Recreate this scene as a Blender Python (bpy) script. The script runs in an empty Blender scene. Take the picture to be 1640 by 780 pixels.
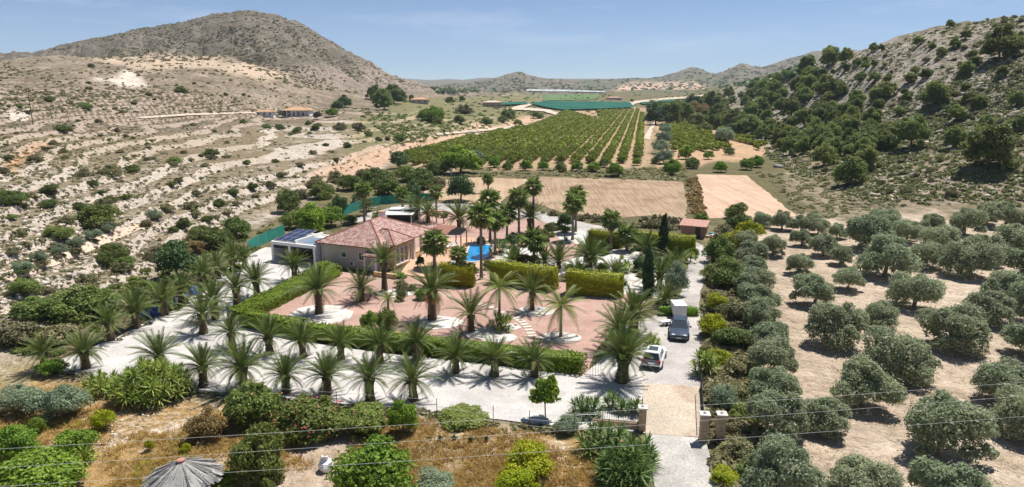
import bpy, math, random
import numpy as np
from mathutils import Vector, Matrix

# ------------------------------------------------------------------ camera, sky, sun, exposure
S = bpy.context.scene
C = S.collection
F, PITCH, CAMZ = 1093.0, math.radians(13.1), 24.0       # focal length in photo pixels (1640 wide)
cam = bpy.data.objects.new('camera', bpy.data.cameras.new('camera')); C.objects.link(cam)
cam.data.sensor_width = 36; cam.data.lens = F / 1640 * 36
cam.data.clip_start = 0.5; cam.data.clip_end = 30000
cam.location = (0, 0, CAMZ); cam.rotation_euler = (math.pi/2 - PITCH, 0, 0)
S.camera = cam
SUN_EL, SUN_AZ = math.radians(64), math.atan2(0.70, 0.71)   # azimuth from +Y towards +X
W = bpy.data.worlds.new('World'); S.world = W; W.use_nodes = True
nt = W.node_tree; bg = nt.nodes['Background']
sky = nt.nodes.new('ShaderNodeTexSky'); sky.sky_type = 'NISHITA'; sky.sun_disc = False
sky.sun_elevation = SUN_EL; sky.sun_rotation = SUN_AZ
sky.air_density = 0.45; sky.dust_density = 0.0; sky.ozone_density = 2.2; sky.altitude = 0
# thin cirrus: slightly whiter streaks in the sky itself
tc = nt.nodes.new('ShaderNodeTexCoord'); mp = nt.nodes.new('ShaderNodeMapping')
mp.inputs['Scale'].default_value = (1.6, 1.6, 11.0); mp.inputs['Rotation'].default_value = (0.0, 0.12, 0.3)
nz = nt.nodes.new('ShaderNodeTexNoise'); nz.inputs['Scale'].default_value = 2.3; nz.inputs['Detail'].default_value = 7; nz.inputs['Roughness'].default_value = 0.62
rp = nt.nodes.new('ShaderNodeMapRange'); rp.inputs[1].default_value = 0.52; rp.inputs[2].default_value = 0.78; rp.inputs[4].default_value = 0.4
mx = nt.nodes.new('ShaderNodeMix'); mx.data_type = 'RGBA'
mx.inputs[7].default_value = (7.5, 8.2, 9.2, 1)
nt.links.new(tc.outputs['Generated'], mp.inputs['Vector']); nt.links.new(mp.outputs[0], nz.inputs['Vector'])
nt.links.new(nz.outputs[0], rp.inputs[0]); nt.links.new(rp.outputs[0], mx.inputs[0])
nt.links.new(sky.outputs[0], mx.inputs[6]); nt.links.new(mx.outputs[2], bg.inputs['Color'])
bg.inputs['Strength'].default_value = 0.080
sd = bpy.data.lights.new('sun', 'SUN'); sd.energy = 4.6; sd.angle = math.radians(0.53); sd.color = (1.0, 0.955, 0.88)
sun = bpy.data.objects.new('sun', sd); C.objects.link(sun)
to_sun = Vector((math.sin(SUN_AZ)*math.cos(SUN_EL), math.cos(SUN_AZ)*math.cos(SUN_EL), math.sin(SUN_EL)))
sun.rotation_euler = to_sun.to_track_quat('Z', 'Y').to_euler(); sun.location = (60, 60, 150)
S.view_settings.view_transform = 'Standard'; S.view_settings.look = 'None'
S.view_settings.gamma = 1.0; S.view_settings.exposure = 0.58; S.view_settings.use_curve_mapping = False
S.render.engine = 'CYCLES'
try:
    S.cycles.use_denoising = True
    S.cycles.max_bounces = 5; S.cycles.diffuse_bounces = 3; S.cycles.glossy_bounces = 2
    S.cycles.transmission_bounces = 3; S.cycles.transparent_max_bounces = 4; S.cycles.volume_bounces = 0
    S.cycles.caustics_reflective = False; S.cycles.caustics_refractive = False
except Exception: pass
R = np.random.default_rng(7); random.seed(7)

# ------------------------------------------------------------------ noise
_perm = np.random.default_rng(3).random(65536)
def vnoise(x, y):
    xi = np.floor(x).astype(np.int64); yi = np.floor(y).astype(np.int64)
    fx = x - xi; fy = y - yi; fx = fx*fx*(3-2*fx); fy = fy*fy*(3-2*fy)
    h = lambda a, b: _perm[(a*7919 + b*104729 + ((a*b) & 255)*31) & 65535]
    return (h(xi, yi)*(1-fx) + h(xi+1, yi)*fx)*(1-fy) + (h(xi, yi+1)*(1-fx) + h(xi+1, yi+1)*fx)*fy
def fbm(x, y, sc, oc=4, gain=.5):
    a, t, s = 1.0, 0.0, 0.0
    for i in range(oc):
        t = t + a*(vnoise(x*sc + 17.3*i, y*sc - 9.1*i) - .5); s += a; a *= gain; sc *= 2.03
    return t/s*2
# ------------------------------------------------------------------ terrain
cp, sp = math.cos(PITCH), math.sin(PITCH)
def z_at(py, Y):                       # height of the point seen at photo row py at ground distance Y
    a = PITCH + np.arctan((np.asarray(py, float) - 390)/F)
    return CAMZ - np.asarray(Y, float)*np.tan(a)
def y_flat(py): return CAMZ/np.tan(PITCH + np.arctan((np.asarray(py, float) - 390)/F))
def pl(px, d):
    k = sorted(d); return np.interp(px, k, [d[i] for i in k])
def rows_at(px):
    px = np.asarray(px, float); out = []
    foot = pl(px, {-500:620, 0:570, 200:470, 330:385, 450:330, 560:280, 650:247, 760:212, 850:190, 900:180, 1000:170, 1040:172, 1100:190, 1150:205, 1220:240, 1300:285, 1400:330, 1500:345, 2100:345})
    Y1 = y_flat(foot); out.append((Y1, 0*Y1))
    Y2 = pl(px, {-500:80, 0:100, 200:122, 330:140, 450:170, 560:205, 650:270, 760:385, 850:540, 900:680, 1000:950, 1040:950, 1100:600, 1150:450, 1220:320, 1300:235, 1400:190, 1500:175, 1640:165, 2100:150})
    z2 = pl(px, {-500:10, 0:9, 200:6, 330:4, 450:4, 560:4, 650:5, 760:5, 850:4, 900:3, 1000:2, 1100:3, 1150:3, 1220:3, 1300:2.5, 1400:5, 1500:7, 1640:11.9, 2100:22})
    out.append((np.maximum(Y2, Y1*1.05), z2))
    Y3 = pl(px, {-500:190, 0:210, 200:250, 330:300, 450:380, 560:400, 650:450, 760:560, 850:800, 900:950, 1000:1200, 1100:800, 1150:600, 1220:400, 1300:300, 1400:235, 1500:215, 1640:195, 2100:190})
    z3 = pl(px, {-500:16, 0:14, 200:10, 330:9, 450:7, 560:9, 650:10, 760:8, 850:7, 900:6, 1000:10, 1100:8, 1150:7, 1220:9, 1300:12.5, 1400:13, 1500:17, 1640:21.4, 2100:36})
    out.append((Y3, z3))
    Y4 = pl(px, {-500:600, 0:600, 110:600, 200:570, 280:560, 370:540, 430:530, 480:520, 530:560, 580:620, 630:680, 690:750, 760:850, 850:1100, 1000:1500, 1100:1000, 1150:800, 1220:520, 1300:370, 1400:290, 1500:258, 1640:230, 2100:215})
    p4 = pl(px, {-500:100, 0:98, 110:90, 200:97, 280:93, 370:92, 430:110, 480:136, 530:150, 580:150, 630:150, 690:152, 760:158, 850:158, 1000:150, 1100:153, 1150:150, 1220:140, 1300:130, 1400:108, 1500:82, 1640:75, 2100:40})
    z4 = z_at(p4, Y4); out.append((Y4, z4))
    dz = pl(px, {-500:-2, 110:-2, 200:-3, 280:-6, 370:-9, 430:-4, 480:2, 530:4, 600:3, 690:1, 760:0, 1100:0, 1220:3, 1300:5, 1400:5, 1640:7, 2100:7})
    Y5 = Y4*pl(px, {-500:1.12, 1150:1.12, 1220:1.06, 2100:1.06}); out.append((Y5, z4 + dz))
    Y6 = pl(px, {-500:800, 0:800, 200:900, 395:950, 580:950, 690:1000, 760:1200, 850:1500, 1000:1900, 1100:1500, 1150:1200, 1220:600, 1300:430, 1400:335, 1500:295, 1640:265, 2100:240})
    p6 = pl(px, {-500:80, 0:91, 60:82, 100:70, 150:60, 200:48, 280:36, 340:19, 395:13, 440:21, 480:34, 530:64, 580:92, 630:117, 690:142, 760:155, 850:152, 1000:146, 1100:146, 1150:138, 1220:126, 1300:107, 1350:92, 1408:73, 1450:58, 1496:42, 1546:30, 1596:20, 1640:17, 2100:-20})
    z6 = z_at(p6, Y6); out.append((np.maximum(Y6, Y5*1.04), z6))
    k7 = pl(px, {-500:.4, 600:.4, 700:.8, 760:1, 1150:1, 1250:.7, 2100:.7})
    out.append((Y6*1.3, z6*k7))
    Y8 = 2700 + 0*px
    p8 = pl(px, {-500:110, 0:110, 690:137, 720:134, 770:131, 800:125, 815:119, 830:114, 845:121, 860:125, 880:127, 930:129, 960:127, 1000:125, 1050:122, 1080:118, 1095:112, 1110:108, 1125:112, 1145:118, 1165:110, 1187:98, 1205:105, 1220:107, 1260:93, 1304:79, 1340:82, 2100:60})
    p8b = pl(px, {-500:120, 690:146, 1640:142, 2100:142})
    out.append((1950 + 0*px, z_at(p8b, 1950.0)))
    z8 = z_at(p8, Y8); out.append((Y8, z8))
    out.append((Y8*1.2, z8*.5))
    p10 = pl(px, {-500:60, 0:82, 45:95, 690:128, 720:126, 745:128, 770:124, 800:126, 2100:127})
    out.append((6500 + 0*px, z_at(p10, 6500.0)))
    out.append((9500 + 0*px, -120 + 0*px))
    return out
NU, NV = 640, 600
us = np.concatenate([np.linspace(-1.5, -0.86, 30, endpoint=False), np.linspace(-0.86, 0.86, NU-60), np.linspace(0.86, 1.5, 31)[1:]])
NU = len(us)
vs = np.linspace(math.log(12.0), math.log(9500.0), NV)
def build_grid():
    n = 12
    rowsY = np.zeros((n, NU)); rowsZ = np.zeros((n, NU))
    px = 820 + F*us/cp
    base = rows_at(px)
    for k in range(n):
        p = px.copy()
        for _ in range(3):
            Y, Z = rows_at(p)[k]
            p = 820 + F*us/(cp + (CAMZ - Z)/Y*sp)
        rowsY[k], rowsZ[k] = rows_at(p)[k]
    lr = np.log(rowsY); lr = np.maximum.accumulate(lr + 0.002*np.arange(n)[:, None], axis=0)
    Z = np.zeros((NU, NV)); T = np.zeros((NU, NV))
    for i in range(NU):
        Z[i] = np.interp(vs, lr[:, i], rowsZ[:, i]); T[i] = np.interp(vs, lr[:, i], np.arange(1, n+1), left=0)
        T[i][vs < lr[0, i]] = (vs[vs < lr[0, i]] - vs[0])/(lr[0, i] - vs[0])
    return Z, T
Z0, T0 = build_grid()
def blur(a, k, ax):
    for _ in range(k):
        b = np.copy(a)
        if ax: b[:, 1:-1] = (a[:, :-2] + 2*a[:, 1:-1] + a[:, 2:])/4
        else: b[1:-1] = (a[:-2] + 2*a[1:-1] + a[2:])/4
        a = b
    return a
Zs = blur(blur(Z0, 5, 1), 4, 0)
GY = np.exp(vs)[None, :] + 0*us[:, None]; GX = us[:, None]*GY
flat = np.clip((T0 - 0.985)/0.05, 0, 1)                    # 0 on the valley floor
left = (us[:, None] < np.interp(GY, [50, 250, 900, 1500], [0.1, 0.05, 0.05, 0.05])).astype(float) + 0*GY
# terraced banks on the left slope
step = 1.2 + 0*GY
warp = fbm(GX, GY, 0.012, 3)*1.6 + fbm(GX, GY, 0.06, 3)*0.5
zz = Zs + warp; q = zz/step; fr = q - np.floor(q)
zter = (np.floor(q) + np.clip((fr - 0.74)/0.2, 0, 1))*step - warp
wter = left*np.clip((T0 - 1.0)*4, 0, 1)*np.clip((3.45 - T0)*3, 0, 1)*np.clip((460 - GY)/120, 0, 1)
Zn = Zs*(1 - wter) + zter*wter
# relief
m_mtn = left*np.clip((T0 - 4.8)/.6, 0, 1)*np.clip((7.6 - T0), 0, 1)
m_tan = left*np.clip((T0 - 3.1)/.6, 0, 1)*np.clip((5.1 - T0)/.5, 0, 1)
m_rt = (1 - left)*np.clip((T0 - 1.2)/.8, 0, 1)*np.clip((7.5 - T0), 0, 1)*np.clip((us[:, None] - .33)/.1, 0, 1)
m_far = np.clip((GY - 1300)/700, 0, 1)
gul = np.abs(fbm(GX*1.0 + GY*.35, GY*.55 - GX*.2, 0.017, 5, .52))
Zn = Zn + m_mtn*((fbm(GX, GY, .012, 6, .58)*6 - gul*26 + 6.0)*np.clip(np.abs(T0 - 6)/.35, .25, 1) + fbm(GX, GY, .12, 4, .6)*3.0)
Zn = Zn + m_tan*(fbm(GX, GY, .02, 5)*3.2 - np.abs(fbm(GX, GY, .022, 4))*6 + 1.5)
Zn = Zn + m_rt*(fbm(GX, GY, .025, 5, .55)*2.6 - np.abs(fbm(GX, GY*.5, .05, 4))*2.4 + .8 + fbm(GX, GY, .25, 3)*.5)
gul2 = np.abs(fbm(GX, GY, .0035, 5, .55))
Zn = Zn + m_far*(fbm(GX, GY, .004, 6, .6)*11 - gul2*26 + 6)*np.clip((5500 - GY)/1500, .35, 1)
Zn = Zn + flat*(1 - m_far)*(fbm(GX, GY, .05, 4)*.5 + fbm(GX, GY, .35, 3)*.16)*np.clip(GY/200, .5, 1.3)
Zn = Zn - (1 - flat)*(0.05 - 0.04*fbm(GX, GY, .5, 3))       # valley floor a touch below the paved sheets
ZG = Zn
def H(x, y):
    x = np.asarray(x, float); y = np.maximum(np.asarray(y, float), 12.5)
    u = np.clip(x/y, -1.49, 1.49); fi = np.interp(u, us, np.arange(NU)); fj = np.clip((np.log(y) - vs[0])/(vs[1] - vs[0]), 0, NV - 1.001)
    i = np.minimum(fi.astype(int), NU-2); j = fj.astype(int); a = fi - i; b = fj - j
    return (ZG[i, j]*(1-a)*(1-b) + ZG[i+1, j]*a*(1-b) + ZG[i, j+1]*(1-a)*b + ZG[i+1, j+1]*a*b)
_sw = np.exp(np.linspace(math.log(14), math.log(7000), 1600))
def P(px, py, z=None):
    """world point on the ground (or at height z) seen at a photo pixel"""
    dx = (px - 820)/F; dz = -(py - 390)/F
    d = np.array([dx, cp + dz*sp, -sp + dz*cp])
    if z is not None:
        t = (z - CAMZ)/d[2]; return Vector((d[0]*t, d[1]*t, z))
    x = d[0]/d[1]*_sw; zz = CAMZ + d[2]/d[1]*_sw
    hit = np.nonzero(zz < np.maximum(H(x, _sw), -0.02))[0]
    if len(hit) == 0: return None
    k = max(hit[0], 1); h0 = zz[k-1] - H(x[k-1], _sw[k-1]); h1 = zz[k] - H(x[k], _sw[k]); f = h0/(h0 - h1 + 1e-9)
    f = min(max(f, 0), 1); Y = _sw[k-1]*(1-f) + _sw[k]*f; X = d[0]/d[1]*Y
    return Vector((X, Y, float(max(H(X, Y), 0.0) if T_at(X, Y) < 1 else H(X, Y))))
def Pv(px, py):
    """the same for arrays of pixels; rows of nan where the ray meets no ground"""
    out = []
    st = np.exp(np.linspace(math.log(20), math.log(6000), 420))
    for a in range(0, len(px), 1500):
        dx = (px[a:a+1500] - 820)/F; dz = -(py[a:a+1500] - 390)/F; k = (-sp + dz*cp)/(cp + dz*sp); u = dx/(cp + dz*sp)
        d = CAMZ + k[:, None]*st - np.maximum(H(u[:, None]*st, st + 0*u[:, None]), -.02); hit = d < 0; j = np.argmax(hit, 1); ok = hit.any(1); j = np.maximum(j, 1)
        r = np.arange(len(j)); d0, d1 = d[r, j-1], d[r, j]; f = np.clip(d0/(d0 - d1 + 1e-9), 0, 1); Y = st[j-1]*(1-f) + st[j]*f
        o = np.stack([u*Y, Y, np.maximum(H(u*Y, Y), -.04)], 1); o[~ok] = np.nan; out.append(o)
    return np.concatenate(out)
def T_at(x, y):
    i = int(np.clip(np.interp(x/y, us, np.arange(NU)), 0, NU-1)); j = int(np.clip((math.log(max(y, 12.5)) - vs[0])/(vs[1]-vs[0]), 0, NV-1)); return T0[i, j]
def mpp(p): return (p[1]*cp + (CAMZ - p[2])*sp)/F          # metres per photo pixel at a point
def proj(x, y, z):
    d = y*cp + (CAMZ - z)*sp
    v = (z - CAMZ)*cp + y*sp
    return 820 + F*x/d, 390 - F*v/d
def inpoly(px, py, poly):
    px = np.asarray(px, float); py = np.asarray(py, float); r = np.zeros(px.shape, bool); n = len(poly)
    for i in range(n):
        x1, y1 = poly[i]; x2, y2 = poly[(i+1) % n]
        if y1 == y2: continue
        c = ((y1 > py) != (y2 > py)) & (px < (x2-x1)*(py-y1)/(y2-y1) + x1); r ^= c
    return r

# ------------------------------------------------------------------ mesh helpers
def mesh_np(name, v, faces, mat=None, tint=None, smooth=False, cols=None, mats=None, mi=None):
    """faces: list of int arrays, each (n,k) with the same k"""
    me = bpy.data.meshes.new(name); v = np.asarray(v, np.float32)
    faces = [np.asarray(f, np.int32) for f in faces if len(f)]
    lt = np.concatenate([np.full(len(f), f.shape[1], np.int32) for f in faces]); li = np.concatenate([f.ravel() for f in faces])
    me.vertices.add(len(v)); me.vertices.foreach_set('co', v.ravel())
    me.loops.add(len(li)); me.loops.foreach_set('vertex_index', li)
    me.polygons.add(len(lt)); me.polygons.foreach_set('loop_start', np.concatenate([[0], np.cumsum(lt)[:-1]]).astype(np.int32))
    if tint is not None:
        a = me.attributes.new('tint', 'FLOAT', 'POINT'); a.data.foreach_set('value', np.asarray(tint, np.float32))
    if cols:
        for k, c in cols.items():
            if c.ndim == 2:
                a = me.attributes.new(k, 'FLOAT_COLOR', 'POINT'); a.data.foreach_set('color', np.concatenate([c, np.ones((len(c), 1))], 1).astype(np.float32).ravel())
            else:
                a = me.attributes.new(k, 'FLOAT', 'POINT'); a.data.foreach_set('value', c.astype(np.float32))
    for m in (mats or ([mat] if mat else [])): me.materials.append(m)
    if mi is not None: me.polygons.foreach_set('material_index', np.asarray(mi, np.int32))
    if smooth: me.polygons.foreach_set('use_smooth', np.ones(len(lt), bool))
    me.update(calc_edges=True); me.validate(); return me
class MB:
    """collects boxes, prisms, tubes into one mesh"""
    def __init__(s): s.v = []; s.f = []
    def add(s, v, f):
        o = len(s.v); s.v += [tuple(p) for p in v]; s.f += [tuple(i + o for i in q) for q in f]; return s
    def box(s, x0, x1, y0, y1, z0, z1, M=None):
        v = [(x, y, z) for z in (z0, z1) for y in (y0, y1) for x in (x0, x1)]
        if M is not None: v = [M @ Vector(p) for p in v]
        return s.add(v, [(0,2,3,1), (4,5,7,6), (0,1,5,4), (2,6,7,3), (0,4,6,2), (1,3,7,5)])
    def prism(s, pts, z0, z1):
        n = len(pts); a = sum(pts[i][0]*pts[(i+1) % n][1] - pts[(i+1) % n][0]*pts[i][1] for i in range(n))
        if a < 0: pts = pts[::-1]
        v = [(p[0], p[1], z0) for p in pts] + [(p[0], p[1], z1) for p in pts]
        return s.add(v, [tuple(range(n-1, -1, -1)), tuple(range(n, 2*n))] + [(i, (i+1) % n, n+(i+1) % n, n+i) for i in range(n)])
    def tube(s, path, rad, n=6, cap=True):
        path = [Vector(p) for p in path]; rad = rad if isinstance(rad, (list, tuple)) else [rad]*len(path); v = []; f = []
        for i, p in enumerate(path):
            t = (path[min(i+1, len(path)-1)] - path[max(i-1, 0)]).normalized()
            a = t.cross(Vector((0, 0, 1))) if abs(t.z) < .95 else t.cross(Vector((1, 0, 0))); a.normalize(); b = t.cross(a)
            v += [p + (a*math.cos(2*math.pi*k/n) + b*math.sin(2*math.pi*k/n))*rad[i] for k in range(n)]
        for i in range(len(path)-1):
            f += [(i*n+k, i*n+(k+1) % n, (i+1)*n+(k+1) % n, (i+1)*n+k) for k in range(n)]
        if cap: f += [tuple(range(n-1, -1, -1)), tuple(range((len(path)-1)*n, len(path)*n))]
        return s.add(v, f)
    def lathe(s, prof, n=12, M=None):
        v = []; f = []
        for r, z in prof: v += [Vector((r*math.cos(2*math.pi*k/n), r*math.sin(2*math.pi*k/n), z)) for k in range(n)]
        if M is not None: v = [M @ p for p in v]
        for i in range(len(prof)-1): f += [(i*n+k, i*n+(k+1) % n, (i+1)*n+(k+1) % n, (i+1)*n+k) for k in range(n)]
        f += [tuple(range(n-1, -1, -1)), tuple(range((len(prof)-1)*n, len(prof)*n))]
        return s.add(v, f)
    def mesh(s, name, mat, smooth=False):
        me = bpy.data.meshes.new(name); me.from_pydata(s.v, [], s.f); me.materials.append(mat)
        if smooth: me.polygons.foreach_set('use_smooth', np.ones(len(s.f), bool))
        me.update(); return me
    def build(s, name, mat, parent=None, loc=None, rz=0, smooth=False): return ob(name, s.mesh(name, mat, smooth), parent, loc, rz)
def ob(name, me, parent=None, loc=None, rz=0.0, sc=None):
    o = bpy.data.objects.new(name, me); C.objects.link(o)
    if parent: o.parent = parent
    if loc is not None: o.location = loc
    if rz: o.rotation_euler[2] = rz
    if sc is not None: o.scale = (sc, sc, sc) if np.isscalar(sc) else sc
    return o
def tag(o, label=None, cat=None, group=None, kind=None):
    if label: o['label'] = label
    if cat: o['category'] = cat
    if group: o['group'] = group
    if kind: o['kind'] = kind
    return o
def thing(name, loc, label, cat, group=None, rz=0.0, sc=None): return tag(ob(name, None, None, loc, rz, sc), label, cat, group)

# ------------------------------------------------------------------ materials
def newmat(name):
    m = bpy.data.materials.new(name); m.use_nodes = True; return m, m.node_tree, m.node_tree.nodes['Principled BSDF']
def N(t, ty, **kw):
    n = t.nodes.new('ShaderNode' + ty)
    for k, v in kw.items():
        if isinstance(k, str) and hasattr(n, k): setattr(n, k, v)
        else: n.inputs[k].default_value = v
    return n
def c4(c): return (*c, 1)
def mixn(t, fac, a, b, mode='MIX'):
    n = t.nodes.new('ShaderNodeMix'); n.data_type = 'RGBA'; n.blend_type = mode
    for s, x in ((0, fac), (6, a), (7, b)):
        if isinstance(x, (int, float)): n.inputs[s].default_value = x
        elif isinstance(x, tuple): n.inputs[s].default_value = c4(x)
        else: t.links.new(x, n.inputs[s])
    return n.outputs[2]
def noise(t, scale, detail=5, rough=.6, coord=None, stretch=None):
    n = t.nodes.new('ShaderNodeTexNoise'); n.inputs['Scale'].default_value = scale; n.inputs['Detail'].default_value = detail; n.inputs['Roughness'].default_value = rough
    if coord is None:
        g = t.nodes.new('ShaderNodeNewGeometry'); coord = g.outputs['Position']
    if stretch is not None:
        mp = t.nodes.new('ShaderNodeMapping'); mp.inputs['Scale'].default_value = stretch[0]; mp.inputs['Rotation'].default_value = (0, 0, stretch[1]); t.links.new(coord, mp.inputs['Vector']); coord = mp.outputs[0]
    t.links.new(coord, n.inputs['Vector']); return n.outputs[0]
def ramp(t, x, lo, hi, a=0.0, b=1.0):
    n = t.nodes.new('ShaderNodeMapRange'); n.inputs[1].default_value = lo; n.inputs[2].default_value = hi; n.inputs[3].default_value = a; n.inputs[4].default_value = b
    t.links.new(x, n.inputs[0]); return n.outputs[0]
def mth(t, op, a, b=None):
    n = t.nodes.new('ShaderNodeMath'); n.operation = op
    for i, x in enumerate((a, b)):
        if x is None: continue
        if isinstance(x, (int, float)): n.inputs[i].default_value = x
        else: t.links.new(x, n.inputs[i])
    return n.outputs[0]
def bump(t, b, h, strength=.4, dist=.1):
    n = t.nodes.new('ShaderNodeBump'); n.inputs['Strength'].default_value = strength; n.inputs['Distance'].default_value = dist
    t.links.new(h, n.inputs['Height']); t.links.new(n.outputs[0], b.inputs['Normal'])
def plain(name, col, rough=.7, var=.12, scale=3.0, metal=0.0, spec=.3, bmp=0.0):
    m, t, b = newmat(name); n = noise(t, scale, 6)
    lo = tuple(c*(1-var) for c in col); hi = tuple(min(1, c*(1+var)) for c in col)
    t.links.new(mixn(t, ramp(t, n, .3, .7), lo, hi), b.inputs['Base Color'])
    b.inputs['Roughness'].default_value = rough; b.inputs['Metallic'].default_value = metal; b.inputs['Specular IOR Level'].default_value = spec
    if bmp: bump(t, b, n, bmp, .05)
    return m
def ground_mat(name, a, b_, s1, s2, third=None, thr=.62, rough=.95, bs=.5):
    """gravel, soil: two tones at two scales, optional third patches"""
    m, t, b = newmat(name); n1 = noise(t, s1, 7, .65); n2 = noise(t, s2, 4, .7)
    col = mixn(t, ramp(t, n1, .33, .67), a, b_)
    if third: col = mixn(t, ramp(t, noise(t, s1*.45, 6, .6), thr-.06, thr+.06), col, third)
    v = mth(t, 'MULTIPLY', ramp(t, n2, .3, .7, .70, 1.30), ramp(t, noise(t, .16, 5, .6), .3, .7, .84, 1.14))
    hsv = t.nodes.new('ShaderNodeHueSaturation'); t.links.new(v, hsv.inputs['Value']); t.links.new(col, hsv.inputs['Color'])
    t.links.new(hsv.outputs[0], b.inputs['Base Color']); b.inputs['Roughness'].default_value = rough; b.inputs['Specular IOR Level'].default_value = .15
    bump(t, b, n2, bs, .06); return m
def leaf_mat(name, c1, c2, trans=.22, rough=.55, rnd=.35, spec=.3):
    m, t, b = newmat(name)
    at = t.nodes.new('ShaderNodeAttribute'); at.attribute_name = 'tint'
    oi = t.nodes.new('ShaderNodeObjectInfo')
    col = mixn(t, at.outputs['Fac'], c1, c2)
    hsv = t.nodes.new('ShaderNodeHueSaturation'); t.links.new(col, hsv.inputs['Color'])
    t.links.new(ramp(t, oi.outputs['Random'], 0, 1, 1-rnd*.5, 1+rnd*.5), hsv.inputs['Value'])
    t.links.new(ramp(t, mth(t, 'FRACT', mth(t, 'MULTIPLY', oi.outputs['Random'], 7.3)), 0, 1, .485, .512), hsv.inputs['Hue'])
    hsv.inputs['Saturation'].default_value = 1.14
    t.links.new(hsv.outputs[0], b.inputs['Base Color']); b.inputs['Roughness'].default_value = rough; b.inputs['Specular IOR Level'].default_value = spec
    if trans:
        tr = t.nodes.new('ShaderNodeBsdfTranslucent'); ms = t.nodes.new('ShaderNodeMixShader'); ms.inputs[0].default_value = trans
        t.links.new(hsv.outputs[0], tr.inputs['Color']); t.links.new(b.outputs[0], ms.inputs[1]); t.links.new(tr.outputs[0], ms.inputs[2])
        t.links.new(ms.outputs[0], t.nodes['Material Output'].inputs['Surface'])
    return m
# ------------------------------------------------------------------ the land: one height field, cut into named pieces
PX, PY = proj(GX, GY, ZG)
lw = np.log(GY)*6; PXw = PX + fbm(us[:, None]*40 + 0*GY, lw, 1.0, 5, .6)*34; PYw = PY + fbm(us[:, None]*40 + 31 + 0*GY, lw, 1.0, 5, .6)*np.clip((PY - 120)*.10, 2, 20)
base = np.zeros((NU, NV, 3)); alt = np.zeros((NU, NV, 3)); amt = np.full((NU, NV), .5); spk = np.full((NU, NV), .3)
def put(mask, b, a, m, s, soft=None):
    w = mask.astype(float)
    if soft is None: w = blur(blur(w, 3, 1), 3, 0)
    global base, alt, amt, spk
    base = base*(1-w[..., None]) + w[..., None]*np.array(b); alt = alt*(1-w[..., None]) + w[..., None]*np.array(a); amt = amt*(1-w) + w*m; spk = spk*(1-w) + w*s
ALL = np.ones((NU, NV), bool); LF = left > .5
put(ALL, (.28,.225,.14), (.15,.14,.07), .5, .4, 1)                          # valley floor
put(LF & (T0 >= .97), (.57,.49,.41), (.29,.235,.155), .47, .36)              # terraced limestone
put(LF & (T0 >= .97) & (PXw < 420) & (PYw > 205) & (PYw < 262), (.48,.40,.31), (.26,.205,.13), .52, .36)
put(LF & (T0 > 2.75) & (T0 < 5.3), (.42,.335,.265), (.235,.185,.13), .49, .44)  # tan hill
put(LF & (T0 > 4.6), (.30,.25,.215), (.15,.13,.11), .52, .54)             # rocky mountain
put(LF & (T0 > 4.6) & (PYw > 105), (.36,.285,.24), (.19,.155,.125), .47, .48)
put(~LF & (T0 >= 1.0) & (us[:, None] > .3), (.47,.415,.355), (.20,.18,.115), .48, .50)   # right hillside
put(~LF & (T0 > .9) & (T0 < 2.0) & (us[:, None] > .4), (.41,.335,.25), (.22,.185,.11), .48, .36)
put((GY > 1300) & (T0 > 5.5) & (np.abs(us[:, None] - .17) < .42), (.47,.37,.30), (.15,.13,.095), .50, .58)   # far hills
put(inpoly(PXw, PYw, [(930,128),(1150,118),(1160,150),(1000,146),(935,146)]) & (GY > 1300), (.27,.235,.16), (.12,.125,.075), .5, .4)
put(inpoly(PXw, PYw, [(985,139),(1020,132),(1120,130),(1135,143),(1060,142),(995,146)]) & (GY > 1300), (.60,.42,.31), (.42,.31,.22), .4, .05)
put(inpoly(PXw, PYw, [(640,160),(860,150),(905,175),(870,205),(760,205),(560,250),(560,200)]) & (T0 > .95), (.42,.345,.22), (.22,.205,.105), .55, .35)
put(LF & (T0 > .97) & (T0 < 1.9) & inpoly(PXw, PYw, [(545,258),(640,228),(760,205),(860,184),(875,194),(760,216),(650,246),(560,282),(480,300)]), (.62,.42,.30), (.44,.31,.20), .4, .12)  # red bank
put(inpoly(PXw, PYw, [(0,262),(40,240),(70,222),(66,240),(30,264),(0,278)]) & LF, (.58,.34,.20), (.50,.29,.16), .4, .02)
put(inpoly(PXw, PYw, [(155,95),(280,80),(470,120),(420,130),(340,108),(220,112)]) & (T0 < 5.2) & LF, (.56,.435,.32), (.40,.315,.21), .4, .3)
put(inpoly(PXw, PYw, [(160,128),(190,112),(245,120),(250,140),(180,138)]) & LF, (.72,.62,.53), (.50,.42,.35), .4, .08)
put(inpoly(PXw, PYw, [(0,180),(48,172),(52,192),(0,196)]) & LF, (.70,.62,.54), (.50,.42,.34), .4, .1)
# valley-floor pieces
put(inpoly(PXw, PYw, [(-400,590),(60,585),(330,500),(420,390),(520,310),(640,268),(800,262),(740,320),(560,330),(430,395),(330,470),(120,580),(-400,720)]), (.33,.255,.15), (.18,.16,.08), .5, .42)
put(inpoly(PXw, PYw, [(640,262),(660,246),(880,196),(905,174),(1040,172),(1046,262),(1010,270),(700,276)]), (.53,.37,.25), (.42,.30,.19), .48, .12)     # orchard soil
put(inpoly(PXw, PYw, [(1055,196),(1130,192),(1260,240),(1180,258),(1062,268)]) & (T0 < 1.15), (.60,.39,.25), (.45,.32,.19), .45, .05)
put(inpoly(PXw, PYw, [(690,276),(1240,262),(1250,285),(1270,350),(1125,345),(1115,400),(1100,290),(700,284)]), (.30,.24,.14), (.17,.15,.075), .55, .4)
put(inpoly(PXw, PYw, [(1180,340),(1230,344),(1340,350),(1660,338),(2100,330),(2100,900),(1180,900),(1200,600),(1150,420)]), (.64,.52,.405), (.48,.38,.28), .46, .03)  # olive grove straw
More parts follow.
